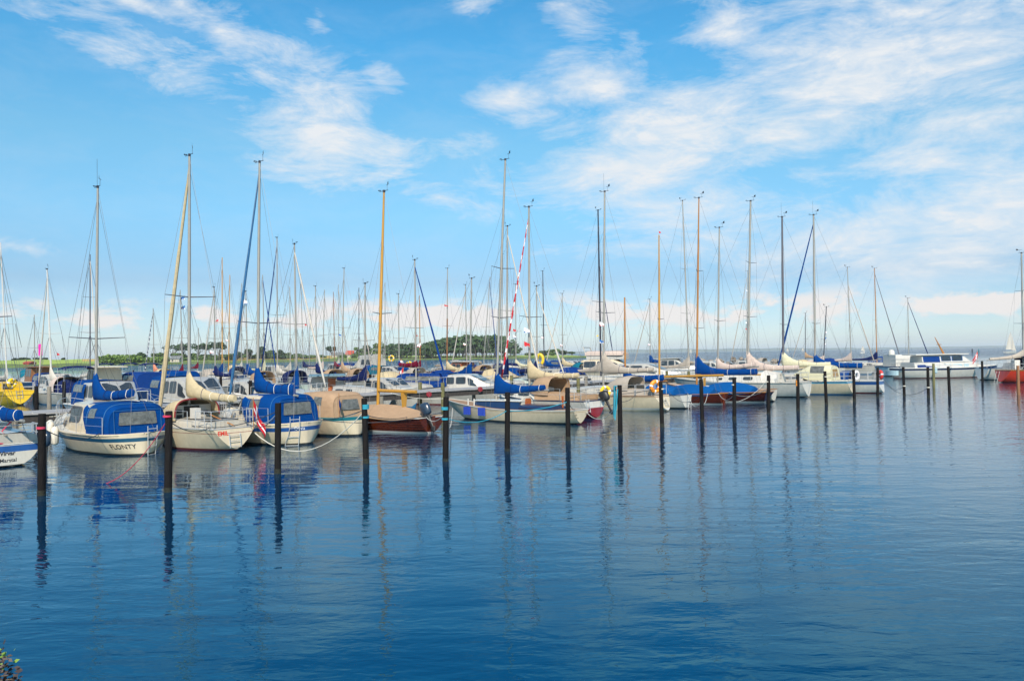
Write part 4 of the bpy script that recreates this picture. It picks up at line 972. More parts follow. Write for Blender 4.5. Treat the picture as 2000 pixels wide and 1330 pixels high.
for x, lb in ((6.1, 'flat blue fender near the bow of the white folkboat'), (5.0, 'flat blue fender amidships on the white folkboat')):
    p = F6.hp(x / F6.L, .30, 1); y = F6.hb(x) + .02
    o = MB().loft([[(a * .22 * k, .05 * sgn * k2, z) for a, sgn, k, k2 in ((-1, 0, 1, 1), (-.9, 1, 1, 1), (.9, 1, 1, 1), (1, 0, 1, 1), (.9, -1, 1, 1), (-.9, -1, 1, 1))] for z, k, kk in ((.0, .92, .6), (.05, 1, 1), (.33, 1, 1), (.38, .92, .6))]).build('cushion_fender', M_dfend); o.location = F6.W(x, y + .05, .28); o.rotation_euler = (0, 0, F6.rz); tag(o, lb, 'fender', 'fenders hanging on the hulls')
for txt, y, z, sz in (('AN', .40, .40, .12), ('Marstal', .30, .29, .075), ('8 N', -.44, .42, .11)): F6.stern_text(txt, y, z, sz, M_txtk, .2)
mb = MB()
for x in (5.9, 6.3): mb.loft([[(x + .035 * math.cos(a), .62 + .035 * math.sin(a), z) for a in [2 * math.pi * q / 8 for q in range(8)]] for z in (.62, 1.0, 1.04)])
mb.build('ventilator', M_wht, F6.root)

# --- red-bottomed sloop behind the folkboat
F7 = Boat('sloop', 'white sloop with dark red stripe, tan sprayhood and black outboard', st(1166, 816), R(140), len_to(st(1166, 816), R(140), 972, 1.3), 2.6, .86, 1.2, .86, ws=.74, es=.5, rake=.14, ks=.02, group=FR)
F7.hull(M_white, M_antir, M_dred, [(.0, .55, M_dred), (.55, .62, M_wht), (.94, .97, M_navy)]); F7.deck(M_offw); F7.rail(M_navy, .02, 'rubbing_strake')
F7.house([(3.2, .92, .76, .86, 1.42), (5.2, .8, .6, .9, 1.38), (6.4, .4, .28, 1.0, 1.2)], M_white, 'coachroof'); F7.side_windows([(3.6, 4.4, .35, .8), (4.7, 5.3, .35, .8)])
F7.house([(.5, .86, .88, .8, 1.12), (3.2, .92, .9, .82, 1.2)], M_ctan, 'side_screen', .05)
F7.canopy([(2.3, .96, 1.1, 2.02, -.05), (2.6, .98, 1.1, 2.06), (3.2, .96, 1.12, 1.98), (3.8, .8, 1.3, 1.56), (4.0, .74, 1.36, 1.44)], M_ctan, 'sprayhood', close_rear=False, py=.5, pz=.62); F7.canopy_window(2, .2, 2, .9, 100, 150); F7.canopy_window(2, .2, 2, .9, 30, 80)
F7.mast(1034, 1033, 406, M_alu, .062, spreaders=((.42, .95),), top=1); F7.cover(700, 741, 1130, 733, M_cbeige, .17, .45, .13, seed=7); F7.jib(M_flagr, .955, .062, m2=M_flagw, turns=11, z=1.5); F7.rig(.955, jibbed=True)
F7.outboard(-.55, .82, M_rubber, x=-.1, sc=1.15, tilt=.5); F7.pulpit(.6, 0, True); F7.pulpit(.6, 1.1); F7.lifelines(1.4, 7, 4); F7.ladder(.55, .25, .95, .3, 3)
w = F7.W(.1, -.95, 1.25); lifebuoy(w, (.3, -1, 0), M_ybuoy, 'yellow lifebuoy on the stern rail of the dark red striped sloop', .22, .08)
F7.pennant(.40, 1, M_flagb, .5, .35, M_flagw, dz=.6); F7.pennant(.36, 1, M_flagr, .5, .3, None, dz=.9)

# --- cream sloop with reversed transom
F8 = Boat('sloop', 'cream sloop with reverse transom and grey boom cover beside orange lifebuoy', st(1306, 803), R(140), 8.0, 2.6, .86, 1.12, .84, ws=.62, es=.55, rake=.42, ks=.05, bowp=3.5, group=FR)
F8.hull(M_cream, M_anti, M_cream, [(.0, .12, M_wht), (.88, .92, M_brown)]); F8.deck(M_offw); F8.rail(M_brown, .018, 'rubbing_strake')
F8.house([(2.9, .90, .76, .84, 1.28), (4.6, .8, .62, .86, 1.26), (6.6, .3, .18, .98, 1.1)], M_offw, 'coachroof', .1, .06); F8.side_windows([(3.3, 5.6, .30, .82)], rad=.35)
F8.house([(.9, .86, .84, .8, 1.10), (2.9, .92, .9, .82, 1.16)], M_cgrey, 'side_screen', .04)
F8.canopy([(2.0, .92, 1.1, 1.86, -.05), (2.3, .94, 1.1, 1.9), (2.9, .92, 1.12, 1.8), (3.6, .76, 1.22, 1.36)], M_cgrey, 'sprayhood', close_rear=False, py=.5, pz=.62); F8.canopy_window(2, .15, 2, .85, 100, 150)
F8.mast(1178, 1181, 376, M_alu, .062, spreaders=((.40, 1.0),), top=2); F8.cover(686, 731, 1276, 722, M_cgrey, .17, .55, .11, seed=8); F8.jib(M_cgrey, .70, .05) if False else None; F8.rig(.82)
F8.pulpit(.6, 0, True); F8.pulpit(.6, 1.1); F8.lifelines(1.4, 7, 4); F8.ladder(-.18, .30, .70, .3, 3); F8.stern_text('Vor Terne', .1, .50, .14, M_txtk, .3); F8.stern_text('Svendborg', -.15, .22, .07, M_txtk)
fender(F8, 5.9, .30, 1, 'white fender at the forward part of the cream sloop', r=.09, h=.5); fender(F8, 3.3, .26, 1, 'beige fender hanging low on the cream sloop', r=.09, h=.55)
lifebuoy(F8.W(.35, .75, 1.36), (-.4, 1, .1), M_orange, 'orange lifebuoy on the stern rail of the cream sloop', .26, .11)
F8.pennant(.38, 1, M_flagr, .45, .3, M_flagw, dz=.5); F8.pennant(.33, 1, M_flagw, .4, .25, M_flagb, dz=.9)

# --- small white double-ender behind it, and three wooden boats
F8b = Boat('sloop', 'small white sloop with flat blue boom cover and white boarding ladder', st(1342, 798), R(140), 6.8, 2.3, .78, 1.02, .76, ws=.6, es=.6, rake=.05, ks=-.02, group=FR)
F8b.hull(M_white); F8b.deck(M_offw); F8b.rail(M_navy, .02, 'rubbing_strake'); F8b.house([(2.4, .74, .62, .76, 1.2), (4.8, .5, .36, .8, 1.1)], M_white, 'coachroof'); F8b.side_windows([(2.8, 3.6, .3, .8)])
F8b.mast(1221, 1220, 581, M_wood, .055, top=0, spreaders=()); F8b.rig(.9); F8b.cover(712, 744, 1296, 738, M_cblue, .18, .2, .2, seed=9, boomm=M_wood); F8b.ladder(-.2, .32, .7, -.1, 5, m=M_wht, x=-.14); F8b.canopy([(.5, .72, .74, 1.15), (1.4, .76, .74, 1.32), (2.3, .72, .78, 1.28)], M_csky, 'tarpaulin', close_front=True, py=.6, pz=.9)

def woodboat(label, pos, L, B, hm, mast, tarp, grp=FR, rz=R(140), rake=-.12):
    b = Boat('wooden_sloop', label, pos, rz, L, B, .66, .95, .60, ws=.55, es=.62, rake=rake, ks=.0, bowp=1.9, bow0=.7, group=grp, cat='wooden boat')
    b.hull(hm, M_antir, M_wht); b.deck(M_teak); b.rail(M_wood, .022, 'rubbing_strake')
    b.house([(L * .42, .6, .55, .62, .95), (L * .68, .42, .34, .68, .9)], M_wht, 'cabin', .05); b.side_windows([(L * .46, L * .56, .3, .8)])
    b.mast(*mast[:3], mast[3], .065, top=mast[4], spreaders=mast[5], taper=.55, z0=.7); b.rig(.85)
    rings = []; x0, x1, h = tarp
    for i in range(11):
        q = i / 10; x = x0 + (x1 - x0) * q; w = b.hb(x) * .98; z = b.dz(x) + .03; r_ = h * math.sin(math.pi * min(1, .12 + q * .9)) ** .7; k = .04 * math.sin(i * 2.1)
        rings.append([(x, w, z - .12), (x, w, z + .03), (x, w * .5, z + r_ * .55 + k), (x, 0, z + r_), (x, -w * .5, z + r_ * .55 - k), (x, -w, z + .03), (x, -w, z - .12)])
    MB().loft(rings, 0, False).build('tarpaulin', M_csky, b.root, angle=25)
    return b
F9 = woodboat('varnished wooden sloop with golden mast and bright blue tarpaulin', st(1411, 790), 6.9, 2.1, M_mahog, (1287.5, 1287, 459, M_gold, 0, ((.46, .4),)), (.5, 4.2, .55))
MB().tube([(F9.mx - .1, 0, at_depth(1300, 736, F9.W(4, 0, 0).y).z), (-.1, 0, at_depth(1385, 733, F9.W(.3, 0, 0).y).z)], .07, 8).build('boom', M_gold, F9.root); zq = at_depth(1362, 738, F9.W(1, 0, 0).y).z
MB().slab([(1.1, .12, zq), (1.1, -.12, zq), (1.1, -.05, .7), (1.1, .05, .7)], (.06, 0, 0)).build('boom_crutch', M_gold, F9.root)
MB().box((-.16, -.07, -.05), (-.08, .10, .66)).build('rudder', M_mahog, F9.root, False)
F9.pennant(1.0, 0, M_flagr, .22, .16, None, dz=-.12)
F10 = woodboat('dark mahogany sloop with tall wooden mast and long blue boom cover', st(1494, 786), 8.4, 2.3, M_mahog2, (1360, 1365, 388, M_wood, 1, ((.62, .5), (.32, .7))), (.6, 4.6, .6), rake=-.35)
F10.cover(690, 732, 1479, 726, M_cblue, .17, .5, .2, seed=10, boomm=M_gold)
F11 = Boat('sloop', 'small beige sloop half hidden behind the dark mahogany stern', st(1512, 784), R(140), 7.6, 2.3, .74, 1.05, .74, ws=.6, es=.6, rake=.05, ks=0, group=FR)
F11.hull(M_offw); F11.deck(); F11.rail(M_wood); F11.house([(2.6, .78, .64, .72, 1.16), (5.2, .5, .36, .8, 1.08)], M_offw, 'coachroof'); F11.side_windows([(3, 4, .3, .8)])
F11.mast(1401, 1405, 446, M_alu, .055, spreaders=((.42, .8),), top=1); F11.cover(698, 724, 1476, 712, M_cpink, .15, .3, .14, seed=12); F11.jib(M_cpink, .8, .075) if False else None; F11.rig(.9)

F12 = Boat('yacht', 'large white yacht with long pinkish boom cover and three cabin windows', st(1580, 776), R(140), 10.2, 3.1, 1.02, 1.25, .98, ws=.60, es=.6, rake=.12, ks=.06, bowp=2.4, bow0=.74, group=FR)
F12.hull(M_white, M_anti, stripes=[(.90, .93, M_teal)]); F12.deck(); F12.rail(M_offw, .025, 'toe_rail')
F12.house([(2.9, 1.1, .92, 1.0, 1.66), (5.6, 1.0, .8, 1.0, 1.56), (7.6, .5, .36, 1.08, 1.3)], M_white, 'coachroof', .1, .06); F12.side_windows([(3.5, 4.2, .3, .72), (4.7, 5.3, .3, .72), (5.8, 6.3, .3, .72)], rad=.2)
F12.house([(1.9, .95, .7, 1.0, 1.55), (2.9, 1.0, .8, 1.0, 1.72)], M_white, 'cockpit_shelter', .15, .12); MB().slab([(1.93, .14, 1.18), (1.93, -.14, 1.18), (1.93, -.14, 1.56), (1.93, .14, 1.56)], (-.03, 0, 0)).build('companion_hatch', M_hatch, F12.root, False)
F12.mast(1460, 1466, 394, M_alu, .078, spreaders=((.36, 1.15), (.66, .9)), top=1); F12.cover(684, 724, 1560, 718, M_cpink, .2, .6, .16, seed=13); F12.rig(.97)
F12.pulpit(.65, 0, True); F12.pulpit(.65, 1.2); F12.lifelines(1.6, 9, 5)
F13 = Boat('yacht', 'cream yacht with light blue stripes, dark mast and cream cockpit tent', st(1668, 771), R(140), 9.6, 2.9, 1.0, 1.25, .96, ws=.62, es=.58, rake=.2, ks=.03, group=FR)
F13.hull(M_cream, M_antib, M_antib, [(.80, .93, M_lblue)]); F13.deck(); F13.rail(M_wht, .03, 'rubbing_strake'); F13.house([(3.2, 1.0, .86, .96, 1.5), (6.8, .5, .36, 1.05, 1.3)], M_offw, 'coachroof'); F13.side_windows([(3.7, 5.6, .3, .75)])
F13.canopy([(1.2, .98, 1.0, 2.0, .1), (1.6, 1.02, 1.0, 2.1), (2.8, 1.02, 1.02, 2.1), (3.6, .9, 1.3, 1.7), (3.9, .8, 1.4, 1.5)], M_cpale, 'cockpit_tent', py=.45, pz=.55); F13.canopy_window(1, .1, 1, .9, 15, 60); F13.canopy_window(1, .1, 1, .9, 120, 165)
F13.quad_window([(1.2, .6, 1.25), (1.2, -.6, 1.25), (1.28, -.5, 1.8), (1.28, .5, 1.8)], mat('amber_vinyl', (.36, .22, .07), .25, var=.4), F13.can_o, .08)
F13.mast(1530, 1527.5, 425, M_dgrey, .082, spreaders=((.34, .9),), top=2); F13.cover(686, 717, 1622, 711, M_cpale, .19, .6, .14, seed=14); F13.rig(.92)
F13.stern_text('63', -.45, .62, .24, M_lblue, 0, .01); F13.pulpit(.6, 0, True); F13.lifelines(1.6, 8.4, 4); F13.pulpit(.6, 1.2)
F14 = Boat('sloop', 'white sloop with navy stripe and blue boom cover at the end of the row', st(1727, 768), R(140), len_to(st(1727, 768), R(140), 1512, 1.3), 2.6, .92, 1.15, .90, ws=.64, es=.58, rake=.25, ks=.05, group=FR)
F14.hull(M_white, M_antir, stripes=[(.66, .92, M_blue)]); F14.deck(); F14.rail(M_wht, .025, 'rubbing_strake'); F14.house([(2.8, .9, .76, .9, 1.36), (5.9, .45, .32, 1.0, 1.24)], M_white, 'coachroof'); F14.side_windows([(3.2, 4.8, .3, .75)])
F14.mast(1592, 1589, 421, M_alu, .078, spreaders=((.34, .9),), top=2); F14.cover(690, 716, 1684, 714, M_cblue, .2, .5, .2, seed=15); F14.jib(M_cblue, .955, .09, z=1.6); F14.rig(.955, jibbed=True)
F14.canopy([(2.2, .8, .95, 1.62, 0), (2.8, .8, 1.0, 1.6), (3.4, .66, 1.2, 1.4)], M_cblue, 'sprayhood', close_rear=False); F14.pulpit(.6, 0, True); F14.pulpit(.6, 1.1); F14.lifelines(1.4, 7, 4)
lifebuoy(F14.W(.4, -.6, 1.3), (-1, 0, 0), M_rbuoy, 'red lifebuoy on the stern rail of the navy striped sloop', .26, .1); lifebuoy(F14.W(1.6, 1.0, 1.3), (-.6, 1, 0), M_flagw, 'white lifebuoy by the blue boom cover', .27, .1)

# ------------------------------------------------------------------ boats behind the first jetty
ROWS = {2: (41.8, HEAD_OUT), 3: (66.5, HEAD_IN), 4: (83.5, HEAD_OUT), 5: (102.5, HEAD_IN), 6: (119.5, HEAD_OUT)}
ROWN = {2: 'boats bow-on to the far side of the first jetty', 3: 'boats before the second jetty', 4: 'boats behind the second jetty', 5: 'boats before the third jetty', 6: 'boats behind the third jetty'}
taken = {k: [] for k in ROWS}
def bgsail(bx, tx, ty, row, mm, cov, jb, hm, label, L=8.0, B=2.6, low=None, hood=None, stripe=None, pen=None, cfrac=.40, spr=((.45, .8),), jfore=.95, mr=.064, m2=None, turns=0):
    if not row:
        best = None
        for k, (n, h) in ROWS.items():
            p = un(u_at(bx, n), n); H = at_depth(tx, ty, p.y).z; u = u_at(bx, n)
            if k == 2 and not (H > 7.5): continue
            sc = abs(H - 9.8) + (50 if any(abs(u - q) < 2.75 for q in taken[k]) else 0)
            if best is None or sc < best[0]: best = (sc, k)
        row = best[1]
    n, h = ROWS[row]; u = u_at(bx, n)
    n += .6 * math.sin(bx); u = u_at(bx, n); taken[row].append(u); P = un(u, n)
    lod = 1 if row < 4 else 2; rz = h + .05 * math.sin(bx * 1.7)
    mx = .61 * L; stern = P - Vector((math.cos(rz), math.sin(rz), 0)) * mx
    rd = random.Random(int(bx)); fs = rd.uniform(.8, .95)
    b = Boat('sloop', label, stern, rz, L, B, fs, fs + .28, fs * .97, ws=rd.uniform(.55, .75), es=.55, rake=rd.uniform(-.1, .3), ks=.03, lod=lod, group=ROWN[row])
    b.hull(hm, rd.choice([M_anti, M_antib, M_antir]), stripes=[(.82, 1.0, stripe)] if stripe else ()); b.deck(); b.rail(M_wht if stripe else M_navy, .025)
    b.house([(L * .30, B * .36, B * .30, fs - .04, fs + .45), (L * .56, B * .30, B * .24, fs - .02, fs + .43), (L * .78, B * .14, B * .09, fs + .06, fs + .3)], M_offw if rd.random() < .5 else M_bgw, 'coachroof')
    if lod == 1: b.side_windows([(L * .34, L * .44, .3, .8), (L * .48, L * .56, .3, .8)])
    b.mast(bx, tx, ty, mm, mr, z0=fs + .4, mx=mx, top=1, spreaders=spr, taper=.7)
    if low: MB().tube([(mx, 0, fs + .4), Vector((mx, 0, fs + .4)).lerp(b.top, .52)], mr * 1.15, 8).build('mast_sleeve', low, b.mast_o)
    if cov:
        zb = fs + .75; b.cover_m(cfrac * L, zb, rd.uniform(1.0, 1.35), zb + rd.uniform(.05, .2), cov, .17, .5, .12, seed=int(bx))
    if jb: b.jib(jb, jfore, .075, m2=m2, turns=turns)
    b.rig(jfore if jb else .92, jibbed=bool(jb))
    if hood is None and rd.random() < .6: hood = rd.choice([M_ctan, M_cbeige, M_cnavy, M_cmid, M_cgrey, M_cteal])
    if hood: b.canopy([(L * .20, B * .37, fs + .1, fs + 1.15, -.05), (L * .26, B * .38, fs + .1, fs + 1.2), (L * .33, B * .36, fs + .15, fs + 1.05), (L * .38, B * .3, fs + .3, fs + .6)], hood, 'sprayhood', close_rear=False, n=10)
    if lod == 1: b.pulpit(.6, 0, True); b.pulpit(.6, 1.1); b.lifelines(1.3, L - 1.2, 4)
    for q in (pen or ()): b.pennant(*q)
    return b
PR = (.36, 1, M_flagr, .5, .34, M_flagw, .5); PR2 = (.5, -1, M_flagr, .45, .3, None, .5); PB = (.42, 1, M_flagb, .6, .42, M_flagw, .4); PW = (.5, 1, M_flagw, .6, .45, M_flagr, .5)
A = M_alu
BG = [
 (14, 1, 474, 4, M_wht, M_cwhite, None, M_bgw, 'white sloop at the left edge whose leaning white mast has wide spreaders', dict(spr=((.42, .9), (.25, 1.3)))),
 (68, 67, 615, 0, A, M_cnavy, None, M_bgw, 'distant sloop with a thin grey mast left of the leaning white mast', {}),
 (101, 92, 527, 3, M_wht, M_cwhite, M_cwhite, M_bgw, 'white sloop with leaning mast and cream furled jib with a magenta bag', dict(hood=M_cpink, pen=((.30, -1, M_flagr, .3, .25, None, .3),))),
 (176, 176, 497, 4, M_dgrey, M_cwhite, M_cwhite, M_bgw, 'sloop with a grey mast just left of the FLONTY mast', dict(spr=((.38, .9), (.66, .7)))),
 (301, 299, 602, 0, A, M_csalm, M_cnavy, M_bgw, 'sloop with salmon sail cover and navy and white striped furled jib', dict(m2=M_flagw, turns=14)),
 (357, 352, 566, 0, A, M_cmar, None, M_bgw, 'sloop with white triangular burgees left of the tall EMIL mast', dict(pen=((.97, 1, M_flagw, .7, .5, M_flagb, .7), (.86, 1, M_flagw, .7, .5, M_flagb, .7)))),
 (386, 388, 640, 0, A, M_cmar, None, M_bgw, 'distant sloop with maroon sail cover behind the beige boom cover', {}),
 (421, 418, 562, 0, A, M_cnavy, M_cwhite, M_bgw, 'sloop with alloy mast left of the two golden masts', dict(pen=(PR,))),
 (434, 434, 503, 4, M_gold, M_cblue, None, M_mahog, 'wooden sloop with the taller golden mast and tall blue sail cover', dict(pen=(PR2,))),
 (446.5, 449, 537, 5, M_gold, None, None, M_navy, 'navy sloop with the shorter golden mast', dict(pen=(PR,))),
 (472, 472, 553, 0, A, M_cwhite, None, M_bgw, 'sloop whose mast stands behind the light blue furled jib', {}),
 (484, 480, 570, 0, A, M_cblue, M_cwhite, M_bgw, 'sloop flying a dark blue burgee beside the light blue furled jib', dict(pen=((.93, 1, M_flagb, .9, .55, M_flagw, .5),))),
 (517, 513, 537, 4, A, M_cpale, M_cmid, M_bgw, 'sloop whose dark blue furled jib leans right behind the Olivia mast', {}),
 (542, 541, 465, 3, A, M_cwhite, M_cmid, M_green, 'pale green sloop with blue furled jib leaning left and white sail cover', dict(L=9.5, hood=M_cnavy)),
 (567, 566, 560, 0, A, M_cwhite, None, M_bgw, 'sloop with short mast left of the mast with two wind instruments', {}),
 (580, 575, 478, 2, A, None, M_cwhite, M_bgw, 'white sloop with white furled jib leaning right over the grey roofed boat', dict(L=9.0)),
 (593, 587, 535, 0, A, M_cnavy, None, M_bgw, 'sloop with navy sail cover and a red pennant', dict(pen=(PR2,))),
 (604, 606, 600, 0, A, None, None, M_navy, 'small distant sloop with a bare boom right of the white furled jib', {}),
 (619, 616, 560, 0, A, M_cnavy, None, M_bgw, 'sloop with one of a pair of thin masts near the grey farmhouse', {}),
 (630, 634, 566, 0, A, M_cpink, None, M_bgw, 'sloop with pinkish sail cover right of the pair of thin masts', {}),
 (654, 651, 570, 0, M_brown, M_cmar, None, M_offw, 'sloop with reddish mast top and maroon sail cover', {}),
 (662, 661, 556, 0, A, M_cwhite, M_cgrey, M_bgw, 'sloop just left of the taller mast above the tan sail cover', {}),
 (668, 672, 525, 3, A, M_ctan, None, M_offw, 'off white sloop with tan sail cover and tan sprayhood', dict(L=8.6, hood=M_ctan, pen=((.42, 1, M_flagw, .4, .3, M_flagb, .5),))),
 (701, 701, 562, 0, M_dgrey, M_cwhite, M_cgrey, M_bgw, 'sloop with grey furled jib left of the long golden mast', {}),
 (713, 713, 555, 0, A, M_cnavy, None, M_bgw, 'sloop with navy sail cover left of the long golden mast', {}),
 (752, 752, 552, 4, A, M_cwhite, None, M_bgw, 'sloop with grey-white sail cover just right of the long golden mast', dict(hood=M_cblue)),
 (780, 778, 575, 0, A, M_cblue, None, M_bgw, 'sloop with blue sail cover beside the yellow lifebuoy', {}),
 (813, 810, 509, 2, A, None, M_cmid, M_bgw, 'white sloop with blue furled jib leaning right toward the wood', dict(L=8.6, pen=(PR,))),
 (821, 819, 577, 0, M_wood, M_cmar, None, M_mahog, 'wooden sloop with short orange-brown mast', dict(pen=(PR2,))),
 (873, 874, 525, 3, A, M_cbeige, None, M_bgw, 'white and red sloop with cream sail cover and half brown mast', dict(low=M_brown, stripe=M_red, hood=M_cbeige, pen=((.66, 1, M_flagr, .7, .2, None, .2),), cfrac=.44)),
 (912, 909, 557, 0, A, M_cnavy, M_cwhite, M_bgw, 'sloop with brownish banner before the wood', dict(pen=(PR,))),
 (918, 921, 545, 0, A, M_cblue, None, M_bgw, 'sloop with small bright blue sail cover before the wood', {}),
 (944, 957, 541, 0, A, None, M_cmid, M_bgw, 'sloop with long blue furled jib left of the tall leaning mast', {}),
 (979, 982, 497, 0, A, M_cwhite, None, M_bgw, 'sloop with white sail cover between the two tall leaning masts', {}),
 (990, 991, 443, 2, A, M_cnavy, M_cwhite, M_bgw, 'white sloop with big navy sail cover right of the tall leaning mast', dict(L=9.8, mr=.075)),
 (1008, 1007, 556, 0, A, M_cpale, None, M_bgw, 'sloop with pale sail cover and thin mast beside the red and white jib', dict(pen=(PB, PW))),
 (1049, 1048, 560, 0, A, M_cnavy, M_cwhite, M_bgw, 'sloop with thin mast left of the black mast', dict(hood=M_cblue)),
 (1063, 1060, 530, 0, M_blk, M_cblue, None, M_bgw, 'sloop with thin black mast and red cross flag', dict(pen=(PR,))),
 (1099, 1098, 574, 0, A, M_cbeige, M_cwhite, M_bgw, 'sloop with cream sail cover before the low spit', dict(pen=(PR,))),
 (1174, 1168, 412, 2, M_blk, M_cgrey, None, M_bgw, 'white sloop with leaning black mast and warm grey sail cover', dict(L=9.5, mr=.075, cfrac=.42)),
 (1172, 1171, 508, 4, A, None, M_cnavy, M_bgw, 'sloop with dark blue furled jib left of the black mast', dict(pen=((.28, -1, M_ybuoy, .5, .3, None, .2), PR))),
 (1270, 1269, 585, 0, A, M_cblue, M_cgrey, M_lblue, 'distant sloop with blue sail cover before the open sea', dict(pen=(PR,))),
 (1346, 1333, 393, 2, A, M_cgrey, None, M_navy, 'navy sloop with leaning alloy mast and grey sail cover', dict(L=9.2, spr=((.34, .9), (.6, .7)))),
 (1458, 1460, 530, 3, A, None, M_cgrey, M_bgw, 'sloop with signal flags on a thin mast behind the tall alloy one', dict(pen=((.8, 1, M_flagb, .4, .3, M_flagw, .3), (.45, 1, M_flagw, .4, .3, None, .3), (.38, 1, M_flagr, .4, .3, None, .3)))),
 (1573, 1573, 612, 0, M_blk, M_ctan, M_cgrey, M_bgw, 'sloop with short dark mast and tan sail cover', dict(L=7)),
 (1608, 1614, 600, 0, M_blk, M_cpink, None, M_bgw, 'sloop with short leaning black mast and a string of little flags', dict(L=7, pen=((.6, 1, M_flagb, .4, .3, M_flagw, .3), (.5, 1, M_flagw, .4, .3, M_flagb, .3), (.4, 1, M_flagb, .4, .3, M_flagw, .3)))),
 (1663, 1655, 523, 2, A, M_cpink, M_cgrey, M_bgw, 'sloop with pinkish sail cover and grey furled jib leaning right', dict(jfore=.82)),
 (1713, 1708, 525, 2, M_wood, M_cnavy, M_dgrey, M_bgw, 'sloop with brown wooden mast and navy sail cover near the row end', dict(L=8.6)),
 (1775, 1773, 583, 0, A, None, M_cnavy, M_bgw, 'sloop with dark furled jib behind the blue and white cruiser', {}),
]
for bx, tx, ty, row, mm, cov, jb, hm, lb, kw in BG:
    o = bgsail(bx, tx, ty, row, mm, cov, jb, hm, lb, **kw)
    if bx == 580: o.cover(714, 764, 536, 764, M_cblue, .19, .42, .2, seed=21)
    if bx == 990: o.cover(696, 738, 955, 738, M_cnavy, .22, .6, .1, seed=22)
    if bx == 813: o.cover(704, 718, 780, 712, M_cmar, .15, .3, .14, seed=23)
    if bx == 101: MB().box((o.L * .9, -.1, 3.6), (o.L * .9 + .22, .12, 4.5)).build('sail_bag', M_pink, o.root)

def cruiser(label, px, n, head, L, B, hullm, row, stripe=None, fs=.9, fb=1.25, canopy=None, cx=(.06, .36), cab=(.34, .72), ch=1.25, roof=None, wall=None, fly=False, door=False, bimini=None, cat='motorboat', name='motorboat', lod=1, rot=0.0, hood=None, cover_front=None, sb=.9):
    p = un(u_at(px, n), n); b = Boat(name, label, p, head + rot, L, B, fs, fb, fs, ws=sb, es=.4, rake=-.05, ks=-.15, bowp=3.2, bow0=.84, lod=lod, group=ROWN.get(row, 'motorboats around the marina'), cat=cat, full=.8, tm=.5)
    b.hull(hullm, M_antib, stripes=[(.62, .82, stripe)] if stripe else ()); b.deck(); b.rail(M_wht, .035)
    wall = wall or M_bgw; hw = B * .40; z0 = fs - .06
    if cab:
        a, c = cab[0] * L, cab[1] * L; m = a + (c - a) * .62
        b.house([(a, hw, hw * .88, z0, z0 + ch), (m, hw, hw * .87, z0, z0 + ch + .03), (c, hw * .8, hw * .68, z0, z0 + ch * .45), (min(L * .9, c + L * .14), hw * .45, hw * .3, z0 + .1, z0 + ch * .34)], wall, 'wheelhouse', .09, .05)
        w = (m - a) * .8; b.side_windows([(a + .12, a + .12 + w * .46, .45, .92), (a + .2 + w * .54, a + .15 + w, .45, .92), (m + .05, m + (c - m) * .55, .35, .85, -.08)], rad=.16, frame=M_dgrey)
        za, zc = z0 + ch + .02, z0 + ch * .45 + .04; xa, xc = m + (c - m) * .10, m + (c - m) * .86
        def zz(x): return za + (zc - za) * (x - m) / (c - m) + .035
        for y0, y1 in ((.05, hw * .66), (-hw * .66, -.05)): b.quad_window([(xc, y0, zz(xc)), (xc, y1 * .9, zz(xc)), (xa, y1, zz(xa)), (xa, y0, zz(xa))] if y0 > 0 else [(xc, y0 * .9, zz(xc)), (xc, y1, zz(xc)), (xa, y1, zz(xa)), (xa, y0, zz(xa))], name='windscreen')
        if door: MB().slab([(a - .01, -.05, z0 + .1), (a - .01, -.55, z0 + .1), (a - .01, -.55, z0 + ch * .92), (a - .01, -.05, z0 + ch * .92)], (-.03, 0, 0)).build('door', M_hatch, b.house_o, False)
        if roof: MB().slab([(a - .9, hw * 1.02, z0 + ch + .06), (a - .9, -hw * 1.02, z0 + ch + .06), (m + .3, -hw * 1.02, z0 + ch + .10), (m + .3, hw * 1.02, z0 + ch + .10)][::-1], (0, 0, .07)).build('roof', roof, b.root, False)
    if canopy: b.canopy([(cx[0] * L, hw * .92, fs, fs + ch * .98, .12), (cx[0] * L + .3, hw * 1.0, fs, fs + ch + .08, .06), (cx[1] * L, hw * 1.02, fs, fs + ch + .06)], canopy, 'cockpit_tent', n=12, py=.42, pz=.5); b.canopy_window(1, .15, 1, .85, 16, 42); b.canopy_window(1, .15, 1, .85, 138, 164)
    if bimini:
        for x in (.1 * L, .3 * L):
            for y in (hw, -hw): MB().tube([(x, y, fs), (x + .1, y * .95, fs + 1.75)], .015, 5).build('bimini_frame', M_steel, b.root)
        b.canopy([(.08 * L, hw * .95, fs + 1.62, fs + 1.8), (.2 * L, hw * .97, fs + 1.7, fs + 1.92), (.34 * L, hw * .95, fs + 1.62, fs + 1.8)], bimini, 'bimini', close_rear=False, n=8)
    if cover_front: b.canopy([(.05 * L, hw * 1.05, fs, fs + .5), (.3 * L, hw * 1.08, fs, fs + .95), (.5 * L, hw * 1.06, fs, fs + .9), (.72 * L, hw * .7, fs + .1, fs + .25)], cover_front, 'boat_cover', n=12)
    if fly:
        b.house([(cab[0] * L + .3, hw * .8, hw * .85, z0 + ch + .05, z0 + ch + .62), (cab[1] * L - .9, hw * .75, hw * .6, z0 + ch + .05, z0 + ch + .45)], M_bgw, 'flybridge', .06)
        MB().tube([(cab[0] * L + .2, hw * .8, z0 + ch + .6), (cab[0] * L - .1, hw * .7, z0 + ch + 1.35), (cab[0] * L - .1, -hw * .7, z0 + ch + 1.35), (cab[0] * L + .2, -hw * .8, z0 + ch + .6)], .06, 6).build('radar_arch', M_bgw, b.root)
    b.pulpit(.6, L * .3); return b
